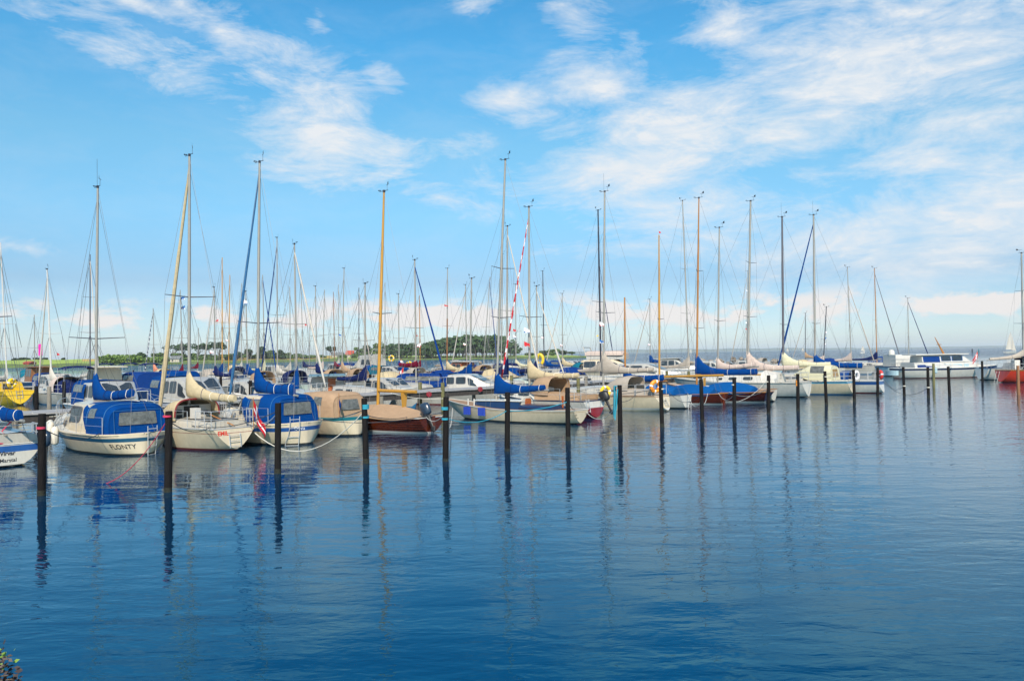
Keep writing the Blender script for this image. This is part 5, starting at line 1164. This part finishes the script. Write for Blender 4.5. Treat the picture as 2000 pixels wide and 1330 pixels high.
cruiser('white cruiser with dark framed windows and blue aft tent behind the beige jib', 322, 47, HEAD_OUT, 9.0, 3.0, M_bgw, 2, canopy=M_cblue, cx=(.04, .26), cab=(.26, .66), ch=1.3)
cruiser('low white motorboat with a framed windscreen behind the beige boom cover', 440, 47, HEAD_OUT, 8.0, 2.7, M_bgw, 2, cab=(.3, .64), ch=1.0)
cruiser('white motorboat with a blue tent right behind the FLONTY wheelhouse', 172, 47, HEAD_OUT, 8.0, 2.7, M_bgw, 2, canopy=M_cblue, cab=(.3, .66), ch=1.2)
cruiser('white wheelhouse boat with slate blue roof and brown door', 640, 44, HEAD_IN, 9.0, 2.9, M_bgw, 2, cab=(.34, .66), ch=1.1, roof=M_roof, door=True, rot=-.55, fs=.8)
cruiser('little white cabin boat with rounded front left of the long golden mast', 700, 45, HEAD_OUT, 6.5, 2.4, M_bgw, 2, cab=(.3, .75), ch=.9)
bs = cruiser('white and blue sports cruiser with navy canvas top behind the boom crutch', 772, 45, HEAD_OUT, 8.6, 3.0, M_bgw, 2, stripe=M_ltblue, canopy=M_cmid, cx=(.05, .50), cab=(.46, .80), ch=.95, fs=.95, fb=1.25, rot=.5)
bs.flag((.1, 1.2, 1.1), 1.1, .7, 'dk', droop=.8, ang=R(200), sh=1.3)
gb = cruiser('pale green-grey boat with cream sprayhood beyond the jetty', 905, 46, HEAD_OUT, 8.4, 2.7, M_green, 2, cab=(.44, .76), ch=.5, wall=M_green, rot=.3)
gb.canopy([(2.2, 1.0, .9, 2.05), (2.6, 1.02, .9, 2.12), (3.7, 1.0, .95, 2.0), (4.6, .85, 1.2, 1.5)], M_cbeige, 'sprayhood', close_rear=True, n=12)
bw = cruiser('cream wheelhouse boat with rounded roof and two windows behind the FLONTY mast', 232, 60, HEAD_IN, 7.5, 2.7, M_cream, 3, cab=(.30, .58), ch=1.75, wall=M_cream, roof=M_cream)
cruiser('white motorboat with navy cover and dark bimini moored stern-on at the left', 164, 61, HEAD_IN, 7.4, 2.7, M_bgw, 3, cab=None, cover_front=M_cnavy, bimini=M_cnavy)
cruiser('white cruiser with a tall royal blue tent behind the beige furled jib', 372, 60, HEAD_IN, 8.4, 2.9, M_bgw, 3, canopy=M_cblue, cx=(.05, .5), cab=(.5, .78), ch=1.3)
cruiser('white cruiser with blue side tent beside the salmon sail cover', 300, 60, HEAD_IN, 7.8, 2.7, M_navy, 3, canopy=M_cmid, cx=(.05, .45), cab=(.45, .8), ch=1.3)
cruiser('white motorboat with blue bimini left of the leaning white mast', 84, 78, HEAD_OUT, 7.5, 2.7, M_bgw, 4, canopy=M_cmid, cab=(.4, .75), ch=1.2)
cruiser('distant wooden topped boat with an open wheelhouse at the far left', 92, 98, HEAD_IN, 9, 3.0, M_navy, 5, cab=(.2, .6), ch=1.6, roof=M_brown, wall=M_brown, lod=2)
cruiser('white motorboat with navy bimini right of the FLONTY mast', 214, 98, HEAD_IN, 7.5, 2.6, M_bgw, 5, cab=(.4, .75), ch=.9, bimini=M_cnavy, lod=2)
cruiser('white motorboat with navy bimini on pale frame before the shore thicket', 262, 98, HEAD_IN, 7.5, 2.6, M_bgw, 5, cab=(.4, .75), ch=.9, bimini=M_cnavy, lod=2)
cruiser('small navy motorboat left of the salmon sail cover', 284, 88, HEAD_OUT, 6.5, 2.4, M_navy, 4, cab=(.4, .75), ch=.9, bimini=M_cnavy, lod=2)
cruiser('distant white flybridge cruiser with a maroon band right of the golden mast', 760, 98, HEAD_IN, 11, 3.6, M_bgw, 5, stripe=M_dred, cab=(.25, .7), ch=1.6, fly=True, fs=1.3, fb=1.8, lod=2)
cruiser('white motorboat with blue tent behind the tan sail cover', 690, 100, HEAD_IN, 8, 2.7, M_bgw, 5, canopy=M_cmid, cab=(.4, .75), lod=2)
cruiser('white motorboat with teal tent left of the long golden mast', 728, 80, HEAD_OUT, 8, 2.7, M_bgw, 4, canopy=M_cteal, cab=(.4, .75), ch=1.1, lod=2)
cruiser('white motorboat among the masts before the golden field', 560, 100, HEAD_IN, 8, 2.7, M_bgw, 5, cab=(.3, .75), ch=1.2, lod=2)
cruiser('wooden motorboat with brown wheelhouse between the sail covers', 942, 64, HEAD_IN, 8, 2.8, M_bgw, 3, cab=(.3, .62), ch=1.5, wall=M_hatch, roof=M_wht)
cruiser('white motorboat with blue tent behind the yellow horseshoe buoy', 1075, 80, HEAD_OUT, 8, 2.8, M_bgw, 4, canopy=M_cblue, cab=(.4, .75), ch=1.2, lod=1)
cruiser('white motorboat with navy tent behind the beige boom cover of the red jib boat', 1010, 64, HEAD_IN, 8, 2.8, M_bgw, 3, canopy=M_cnavy, cab=(.4, .75), ch=1.2)
by = cruiser('big cream flybridge yacht with tan upper screen behind the black mast', 1132, 56, HEAD_OUT, 9.4, 3.8, M_cream, 2, cab=(.10, .66), ch=1.35, fly=True, fs=1.15, fb=1.5, wall=M_cream, rot=.35, cat='motor yacht', name='motor_yacht')
by.canopy([(1.1, 1.3, 2.9, 3.3), (1.4, 1.35, 2.9, 3.4), (4.8, 1.25, 2.9, 3.38), (5.2, 1.1, 2.9, 3.15)], M_cpink, 'flybridge_screen', close_front=True, py=.35, pz=.4)
cruiser('white motor cruiser with grey windows under the warm grey sail cover', 1178, 50, HEAD_OUT, 9.5, 3.2, M_offw, 2, cab=(.2, .7), ch=1.2, rot=.3)
cruiser('white motorboat with hard top before the open sea', 1262, 60, HEAD_OUT, 9, 3.0, M_bgw, 2, cab=(.25, .6), ch=1.4, roof=M_offw, rot=.3)
cruiser('navy hulled motorboat behind the grey sail cover', 1322, 60, HEAD_OUT, 9, 3.0, M_navy, 2, cab=(.3, .7), ch=1.0, rot=.3)
cruiser('pale blue motorboat behind the tall blue boom cover', 1408, 60, HEAD_OUT, 9, 3.0, M_ltblue, 2, stripe=M_navy, cab=(.3, .7), ch=.9, rot=.3)
cruiser('white motorboat with green tinted screen near the row end', 1690, 50, HEAD_OUT, 8, 2.8, M_bgw, 2, cab=(.3, .7), ch=1.0, canopy=M_cblue, rot=.2)

# yellow sloop on the left, seen from astern
yb = Boat('sloop', 'bright yellow sloop with yellow lifebuoy moored stern-on at the left', at(40, 792), R(137), 8.6, 2.9, 1.05, 1.25, 1.0, ws=.72, es=.62, rake=.35, ks=.1, lod=1, group=ROWN[3])
yb.hull(M_yellow, M_yellow, stripes=[(.66, .70, M_anti)]); yb.deck(M_yellow); yb.rail(M_yellow, .03); yb.house([(2.6, 1.0, .8, 1.0, 1.66), (6.2, .5, .36, 1.05, 1.4)], M_yellow, 'coachroof'); yb.side_windows([(3, 4.2, .3, .75)])
MB().slab([(2.58, .45, 1.15), (2.58, -.2, 1.15), (2.58, -.2, 1.55), (2.58, .45, 1.55)], (-.02, 0, 0)).build('companionway', M_dark, yb.root, False); yb.pulpit(.6, 0, True); yb.ladder(-.2, .4, 1.1, .5, 3)
lifebuoy(yb.W(.35, .45, 1.62), (-1, .3, .1), M_ybuoy, 'yellow lifebuoy on the stern rail of the yellow sloop', .26, .12)

# blue and white motor yacht lying alone on the right
my = Boat('motor_yacht', 'blue and white motor yacht with wooden signal mast lying alongside on the right', at(1752, 739), R(6), 11.6, 3.4, 1.08, 1.28, 1.06, ws=.86, es=.42, ks=-.15, bowp=3.2, bow0=.85, lod=0, cat='motor yacht', group='motorboats around the marina', full=.8, tm=.5)
my.hull(M_white, M_antir, stripes=[(.78, 1.0, M_navy)]); my.deck(); my.rail(M_wht, .05, 'gunwale')
my.house([(1.2, 1.35, 1.25, 1.0, 1.62), (7.8, 1.25, 1.1, 1.08, 1.66), (9.2, .8, .5, 1.2, 1.46)], M_white, 'deckhouse', .08, .04); my.side_windows([(1.5, 3.2, .25, .8)], M_cmid, rad=.05, name='canvas_panel'); my.side_windows([(3.4, 4.3, .25, .8), (4.5, 5.4, .25, .8), (5.6, 6.6, .25, .8), (6.8, 7.4, .25, .8)], M_ltblue, rad=.12)
my.house([(2.2, 1.15, 1.0, 1.64, 2.38), (6.8, 1.12, .95, 1.68, 2.42), (7.8, 1.0, .8, 1.68, 1.8)], M_white, 'wheelhouse', .06, .04); my.side_windows([(4.4, 5.4, .22, .92), (5.6, 6.7, .22, .92, .05)], rad=.08, frame=M_blue); my.side_windows([(2.3, 4.2, .02, .97)], M_cmid, rad=.02, name='canvas_panel')
MB().slab([(1.4, 1.25, 2.44), (1.4, -1.25, 2.44), (7.4, -1.2, 2.48), (7.4, 1.2, 2.48)][::-1], (0, 0, .09)).build('roof', M_white, my.root, False)
MB().tube([(5.4, 0, 2.5), (4.85, 0, 3.5), (4.4, 0, 4.35)], [.11, .07, .03], 6).build('signal_mast', M_wood, my.root); MB().tube([(4.85, -.4, 3.55), (4.85, .4, 3.55)], .03, 5).build('crosstree', M_wood, my.root)
my.lifelines(1.0, 10.8, 8, .62, .012); my.pulpit(.65, 2.0); mb = MB(); mb.loft([[(-.55 + a * .5, b * 1.0, z) for a, b in [(math.cos(q), math.sin(q)) for q in [2 * math.pi * k / 14 for k in range(14)]]] for z, in ((.35,), (.55,), (.85,))]); mb.build('dinghy', M_ltblue, my.root)
fender(my, 3.2, .5, -1, 'grey-blue fender hanging on the motor yacht near its stern', M_ltblue, .16, .6); fender(my, 8.0, .5, -1, 'grey-blue fender hanging on the motor yacht near its bow', M_ltblue, .16, .6)
wb = Boat('work_boat', 'white work boat with tall plain deckhouse and red lifebuoy behind the motor yacht', at_depth(1722, 735, 93), R(8), 10, 3.2, 1.1, 1.5, 1.1, ws=.85, es=.42, ks=-.15, lod=1, cat='work boat', group='motorboats around the marina', full=.8, tm=.5)
wb.hull(M_ltblue); wb.deck(); wb.rail(M_navy, .05); wb.house([(1.0, 1.25, 1.22, 1.0, 2.45), (5.0, 1.25, 1.22, 1.0, 2.5)], M_white, 'deckhouse', .06, .03); 
mb = MB(); mb.loft([[(1.3 + .35 * k * math.cos(a), .35 * k * math.sin(a), z) for a in [2 * math.pi * q / 12 for q in range(12)]] for z, k in ((2.4, 1), (2.8, 1), (3.0, .7), (3.08, .2))]); mb.build('radome', M_white, wb.root)
wb.lifelines(.3, 8, 6, .9, .02); lifebuoy(wb.W(3.4, -1.32, 1.8), (0, -1, 0), M_rbuoy, 'red lifebuoy on the white work boat deckhouse', .36, .11)
# boats at the right frame edge
rb = Boat('sloop', 'bright red sloop cut by the right edge of the frame', at(1953, 747), R(4), 10.5, 3.2, 1.1, 1.4, 1.05, ws=.66, es=.55, rake=.3, ks=.05, lod=0, group='boats moored at the right edge')
rb.hull(M_red, M_antir); rb.deck(M_teak); rb.rail(M_wood, .03, 'toe_rail'); rb.house([(3, 1.0, .8, 1.05, 1.6), (7, .5, .36, 1.2, 1.5)], M_white, 'coachroof'); rb.mast(1999, 1995, 495, A, .08, spreaders=((.4, 1.0), (.68, .8)), top=1); rb.cover_m(3.2, 2.2, .8, 2.1, M_cgrey, .15, .5, .12); rb.rig(.95); rb.ladder(.3, .4, 1.0, -.1, 4, m=M_wht); rb.pulpit(.6, 0, True)
rb.canopy([(2.0, 1.0, 1.2, 2.3), (2.6, 1.0, 1.2, 2.4), (3.3, .9, 1.4, 2.0)], M_cnavy, 'sprayhood', close_rear=False); MB().box((1.0, -.6, 1.15), (1.5, -.1, 2.0)).build('helm_seat', M_white, rb.root)
rb.pennant(.36, 1, M_flagb, .6, .4, M_flagw, .4); rb.pennant(.32, 1, M_flagb, .6, .4, M_flagw, .6)
wr = Boat('sloop', 'white hulled sloop with crowded stern rail between the cruiser and the red sloop', at(1914, 742), R(4), 10, 3.1, 1.15, 1.4, 1.1, ws=.7, es=.5, rake=.2, ks=.0, lod=1, group='boats moored at the right edge')
wr.hull(M_white); wr.deck(); wr.rail(M_navy); wr.house([(3, 1.0, .8, 1.1, 1.6), (7, .5, .36, 1.2, 1.5)], M_white, 'coachroof'); wr.pulpit(.75, 0, True); wr.lifelines(1.5, 8, 5, .7); wr.flag((.1, .4, 1.2), .9, .5, 'dk', droop=.9, ang=R(170), sh=1.6)
for px, n, z, lb, hs in ((765, 84, 2.3, 'yellow lifebuoy right of the long golden mast', False), (800, 72, 2.0, 'small yellow lifebuoy left of the orange-brown mast', False), (1055, 60, 2.9, 'yellow horseshoe buoy behind the beige boom cover', True)):
    p = un(u_at(px, n), n); dd = at_depth(px, {765: 700, 800: 713, 1055: 702}[px], p.y)
    ps = tag(MB().tube([(p.x, p.y, .2), (p.x, p.y, dd.z - .2)], .04, 6).build('buoy_pole', M_steel), {765: 'thin steel pole carrying the yellow lifebuoy near the golden mast', 800: 'thin steel pole carrying the small yellow lifebuoy', 1055: 'thin steel pole carrying the yellow horseshoe buoy'}[px], 'pole', 'poles carrying lifebuoys')
    lifebuoy((p.x, p.y - .12, dd.z), (-.3, -1, 0), M_ybuoy, lb, .36 if hs else .34, .16 if hs else .11, horseshoe=hs)

# ------------------------------------------------------------------ mooring lines
LN = 'mooring lines of the front row'
def line(a, b, drop, m, label, r=.013, n=14): return tag(MB().tube(sag(a, b, drop, n), r, 5).build('mooring_line', m), label, 'rope', LN)
def P(i, z=1.6): return Vector((POST[i].x, POST[i].y, z))
def S(b, y, x=.15, z=None): p = b.hp(x / b.L, b.sheer(x / b.L), 1); return b.W(x, y, (z or p.z + .05))
line(P(0, 1.6), S(F1, .95, 1.2), .25, M_rope, 'dark line from the red-wound post to the FLONTY quarter')
line(P(1, 1.75), S(F1, -.2, .1), .12, M_rope, 'dark line from the FLONTY stern to the post at its right')
line(P(1, 1.80), at(205, 945, -.02), .28, M_rred, 'thin red line hanging from a post down into the water', .010)
line(P(1, 1.7), S(F2, .7, .5), .20, M_rope, 'dark line from the post to the EMIL quarter'); line(P(2, 1.72), S(F2, .75, 1.6), .22, M_rope, 'dark line crossing the EMIL cockpit to the right post')
line(P(2, 1.6), S(F2, -.6, .1), .18, M_rope, 'dark line from the EMIL transom corner to the post'); line(P(2, 1.7), S(F3, .9, 1.6), .15, M_rwhite, 'white line looped on the post before the Olivia hull')
line(P(3, 1.55), S(F2, -.75, .05, .55), .9, M_rwhite, 'slack white line drooping before the Olivia hull', .016); line(P(3, 1.6), S(F3, -.6, .15), .08, M_rope, 'dark line from the Olivia stern to the blue-banded post')
line(P(3, 1.62), S(F4, .6, .3), .06, M_rwhite, 'white line from the blue-banded post to the tan canopied boat'); line(P(4, 1.5), S(F3, -.8, .3), .22, M_rope, 'long dark line passing the tan canopied boat')
line(P(4, 1.5), S(F5, .2, .1), .25, M_rwhite, 'pale slack line at the clinker boat stern'); line(P(3, 1.45), S(F5, .75, .6), .1, M_rope, 'dark line from the blue-banded post to the clinker boat')
line(P(4, 1.25), S(F6, .8, 7.2, .55), .55, M_rwhite, 'slack pale line under the folkboat bow', .014); line(P(4, 1.3), P(5, 1.35), .25, M_rblue, 'turquoise line strung between two posts before the folkboat bow', .014)
line(P(5, 1.32), P(6, 1.42), .10, M_rblue, 'turquoise line strung between two posts along the folkboat side', .018); line(P(5, 1.5), S(F6, 1.0, 3.2, .55), .12, M_rope, 'dark line from the post to the folkboat side')
line(P(6, 1.5), S(F6, .3, .1), .12, M_rope, 'dark line from the folkboat transom to the post'); line(P(7, 1.35), S(F6, -.5, .1, .6), .55, M_rwhite, 'pale line drooping from the folkboat transom to the coiled post')
line(P(7, 1.4), S(F7, -.6, .2), .3, M_rope, 'dark line from the red striped sloop to the coiled post'); line(P(8, 1.65), S(F8, .9, 3.0), .05, M_rope, 'dark line rising from the cream sloop side to the post')
line(P(7, 1.3), S(F8, .9, 1.5), .12, M_rope, 'dark line running along the cream sloop side'); line(P(9, 1.2), S(F8, -.6, .2), .4, M_rope, 'dark line from the cream sloop transom to the next post')
line(P(9, 1.0), S(F8b, -.3, .1), .5, M_rwhite, 'pale slack line by the white boarding ladder'); line(P(10, 1.2), S(F9, .3, .1), .35, M_rwhite, 'pale line at the lighter wooden boat stern'); line(P(9, .9), S(F9, .7, .6), .3, M_rwhite, 'pale line hanging before the lighter wooden hull')
line(P(11, 1.3), S(F10, .8, 2.0), .35, M_rwhite, 'pale line hanging before the dark mahogany hull'); line(P(10, .8), S(F12, .9, 2.6, 1.1), .25, M_rwhite, 'long pale line from a low post fixing up to the white yacht'); line(P(11, 1.4), S(F10, -.5, .1), .2, M_rope, 'dark line at the dark mahogany stern')
line(P(12, 1.45), S(F12, 1.0, 1.6), .1, M_rope, 'dark line from the orange-banded post to the white yacht'); line(P(13, 1.4), S(F12, -.9, .2), .12, M_rope, 'dark line from the white yacht stern to the next post'); line(P(13, 1.4), S(F13, .9, 2.2), .15, M_rope, 'dark line crossing the light blue striped hull'); line(P(14, 1.4), S(F13, -.6, .2), .12, M_rope, 'dark line at the striped boat transom'); line(P(14, 1.3), S(F14, .8, 1.4), .12, M_rope, 'dark line from the post to the navy striped sloop')
line(P(16, .62), S(F14, -.5, .1), .45, M_rope, 'dark slack line from the navy striped stern to the lone posts'); line(P(17, .62), S(F14, -.8, .4), .75, M_rope, 'longer slack line from the navy striped stern to the second lone post')
for b, z, lb in ((F1, 1.2, 'FLONTY'), (F2, 1.1, 'EMIL'), (F5, 1.0, 'clinker boat'), (F6, .95, 'white folkboat'), (F10, 1.0, 'dark mahogany sloop')):
    bow = b.W(b.L * .97, 0, b.fb); u = (bow.x + bow.y) * S2
    line(bow, un(u - 1.2, 34.7, 1.22), .15, M_rwhite, 'bow line of the ' + lb + ' running to the jetty')

# ------------------------------------------------------------------ small things: slip signs, sea marks, sails at sea, people, bank plant
for px, py, lb in ((838, 770, 'round red slip sign on the jetty edge behind the outboard'), (938, 760, 'round red slip sign on the jetty edge by the folkboat bow'), (824, 733, 'pinkish round sign behind the sports cruiser windscreen')):
    n = 34.5 if py > 740 else 45; p = un(u_at(px, n), n); z = at_depth(px, py, p.y).z
    o = MB().loft([[(.17 * math.cos(a), y, .15 * math.sin(a)) for a in [2 * math.pi * q / 16 for q in range(16)]] for y in (-.02, .02)]).build('slip_sign', mat('red_sign_paint', (.26, .02, .03), .5)); o.location = (p.x, p.y - .06, z); o.rotation_euler = (0, 0, R(40)); tag(o, lb, 'sign', 'round red slip signs')
    MB().tube([(0, .03, -max(z - 1.0, .2)), (0, .03, 0)], .02, 5).build('bracket', M_steel, o)
for px, y0, y1, m, lb in ((1899, 681, 688.5, M_blk, 'dark sea mark post near the horizon'), (1911.5, 682, 688, M_teal, 'thin green sea mark left of the sailing boat')):
    g = at(px, y1, 0); h = at_depth(px, y0, g.y).z
    mb = MB(); mb.loft([[(.45 * k * math.cos(a), .45 * k * math.sin(a), z) for a in [2 * math.pi * q / 8 for q in range(8)]] for z, k in ((-1, 1.1), (0, 1), (h * .7, .8), (h, .5))]); o = mb.build('sea_mark', m); o.location = g; tag(o, lb, 'sea mark', 'sea marks')
def sailing(px, ywl, ytop, label, lean=0.05, wf=.26):
    g = at(px, ywl, 0); H = at_depth(px, ytop, g.y).z; t = thing('sailing_yacht', label, 'sailing boat', g, R(25), 'yachts under sail'); L = H * .85
    MB().loft([[(x, w, z), (x, w * .6, -.2), (x, -w * .6, -.2), (x, -w, z)] for x, w, z in ((-L * .5, L * .10, .9), (0, L * .15, .9), (L * .35, L * .08, 1.1), (L * .5, .02, 1.3))], 0, True).build('hull', M_white, t)
    MB().tube([(L * .08, 0, .8), (L * .06, .02 * H, H)], .07, 6).build('mast', M_alu, t)
    MB().loft([[(L * .06 - L * .48 * (1 - v) ** .8 * u, .35 * math.sin(u * 3) * (1 - v) + .02 * H * v, 1.8 + (H - 2) * v) for u in [0, .25, .5, .75, 1]] for v in [i / 8 for i in range(9)]], 0, False, False, False).build('mainsail', M_cwhite, t)
    MB().loft([[(L * .47 + (L * (.09 - .47)) * v - L * .38 * u * (1 - v), .35 * math.sin(u * 3) * (1 - v), 1.4 + H * .82 * v) for u in [0, .33, .66, 1]] for v in [i / 8 for i in range(9)]], 0, False, False, False).build('jib', M_cwhite, t)
sailing(1974, 689.5, 648, 'grey-white sailing yacht near the right of the horizon'); sailing(1349, 689, 681, 'tiny white sail left of the wooden mast on the horizon'); sailing(1402, 688, 683.5, 'tiny white sail right of the wooden mast on the horizon'); sailing(1538, 687, 679.5, 'tiny white sail right of the dark mast'); sailing(1568, 686.5, 678.5, 'bright tiny white sail left of the short dark mast'); sailing(1685, 690, 675, 'small white sail left of the brown wooden mast')

def person(px, n, z, label, shirt, trousers, yaw=0.0, skinbody=False):
    p = un(u_at(px, n), n, z); me = bpy.data.meshes.new('person')
    J = [(0, 0, .92), (0, 0, 1.15), (0, .01, 1.40), (0, 0, 1.52), (0, .01, 1.66), (.19, 0, 1.42), (.25, .02, 1.14), (.24, .12, .92), (-.19, 0, 1.42), (-.26, .0, 1.15), (-.23, .10, .94), (.10, 0, .86), (.11, .02, .48), (.11, -.02, .06), (.12, .12, .03), (-.10, 0, .86), (-.11, .0, .48), (-.11, -.02, .06), (-.12, .12, .03)]
    E = [(0, 1), (1, 2), (2, 3), (3, 4), (2, 5), (5, 6), (6, 7), (2, 8), (8, 9), (9, 10), (0, 11), (11, 12), (12, 13), (13, 14), (0, 15), (15, 16), (16, 17), (17, 18)]
    rad = [.15, .15, .15, .06, .105, .065, .045, .035, .065, .045, .035, .09, .06, .045, .035, .09, .06, .045, .035]
    me.from_pydata(J, E, []); o = ob('person', me); sk = o.modifiers.new('skin', 'SKIN'); sb = o.modifiers.new('sub', 'SUBSURF'); sb.levels = sb.render_levels = 1
    for v, r in zip(me.skin_vertices[0].data, rad): v.radius = (r, r * .8)
    me.skin_vertices[0].data[0].use_root = True
    m2 = bpy.data.meshes.new_from_object(o.evaluated_get(bpy.context.evaluated_depsgraph_get())); bpy.data.objects.remove(o)
    m2.materials.clear(); [m2.materials.append(m) for m in (M_skin, shirt, trousers)]
    for f in m2.polygons:
        c = f.center; f.material_index = 2 if c.z < .98 else (1 if c.z < 1.47 and not (abs(c.x) > .2 and c.z < 1.2) and not skinbody else 0)
    o = ob('person', m2); o.location = p; o.rotation_euler = (0, 0, yaw); tag(o, label, 'person', 'people on the jetties')
    hb = MB(); hb.loft([[(.108 * k * math.cos(a), -.01 + .115 * k * math.sin(a), zz) for a in [2 * math.pi * q / 10 for q in range(10)]] for zz, k in ((1.68, 1.02), (1.74, .95), (1.79, .6), (1.80, .2))]); hb.build('hair', M_bark, o); return o
person(812, 75, 1.1, 'person with dark hair and bare upper body standing on the second jetty', M_cpink, M_cnavy, 2.6, True); person(784, 75, 1.1, 'person in light top on the second jetty beside the yellow lifebuoy', M_flagw, M_cmid, 3.0)

MB_ = MB(); rnd = random.Random(4)
bank = [[(x, y, z + .1 * math.sin(x * 3 + y * 2)) for x, z in ((-12, 1.6), (-9, 1.3), (-7.0, .8), (-6.2, .3), (-6.0, -.6))] for y in (-2, 0, 2, 3.5, 5, 6, 6.8)]
tag(MB_.loft(bank, 0, False, False, False).build('quay_bank', mat('quay_earth', (.10, .085, .06), .95, bump=.05)), 'earth bank of the quay beside the camera', kind='structure')
pl = thing('shrub', 'leafy shrub poking into the lower left corner of the frame', 'plant', (-6.3, 5.2, .3), 0); lf = MB(); stm = MB()
tips = [at_depth(18, 1320, 4.5), at_depth(6, 1300, 4.5), at_depth(2, 1272, 4.55), at_depth(4, 1292, 4.5), at_depth(16, 1312, 4.5), at_depth(24, 1328, 4.45), at_depth(2, 1330, 4.5), at_depth(12, 1335, 4.4), at_depth(-20, 1280, 4.6), at_depth(-30, 1320, 4.6)]
for k, tp in enumerate(tips):
    T = Vector(tp) - Vector(pl.location); pts = [Vector((0, 0, 0)).lerp(T, q) + Vector((0, 0, .16 * math.sin(q * 3.1))) for q in [i / 8 for i in range(9)]]; stm.tube(pts, [.012 - .001 * i for i in range(9)], 5)
    for i in range(3, 9):
        for j in range(16):
            p = pts[i] + Vector((rnd.uniform(-.05, .05), rnd.uniform(-.05, .05), rnd.uniform(-.05, .04))); d = Vector((rnd.uniform(-1, 1), rnd.uniform(-1, 1), rnd.uniform(-.3, .7))).normalized(); w = d.orthogonal().normalized(); l = rnd.uniform(.022, .045)
            lf.add([p, p + d * l * .5 + w * l * .28, p + d * l, p + d * l * .5 - w * l * .28], [(0, 1, 2, 3)], 1 if k not in (2, 3) or rnd.random() < .6 else 0)
lf.build('leaf_spray', [mat('bright_leaf', (.16, .26, .03), .6), mat('dark_red_leaf', (.035, .022, .020), .6)], pl, False); stm.build('stem', M_bark, pl)

# ------------------------------------------------------------------ sea haze
hz = bpy.data.materials.new('sea_haze'); hz.use_nodes = True; hn = hz.node_tree; hn.nodes.clear(); ho = hn.nodes.new('ShaderNodeOutputMaterial'); hv = hn.nodes.new('ShaderNodeVolumePrincipled')
hv.inputs['Color'].default_value = (.88, .95, 1, 1); hv.inputs['Density'].default_value = .0001; hn.links.new(hv.outputs[0], ho.inputs['Volume'])
tag(MB().box((-14500, -80, -3), (14500, 14500, 45)).build('haze', hz, None, False), 'thin blue sea haze over the harbour', kind='stuff')
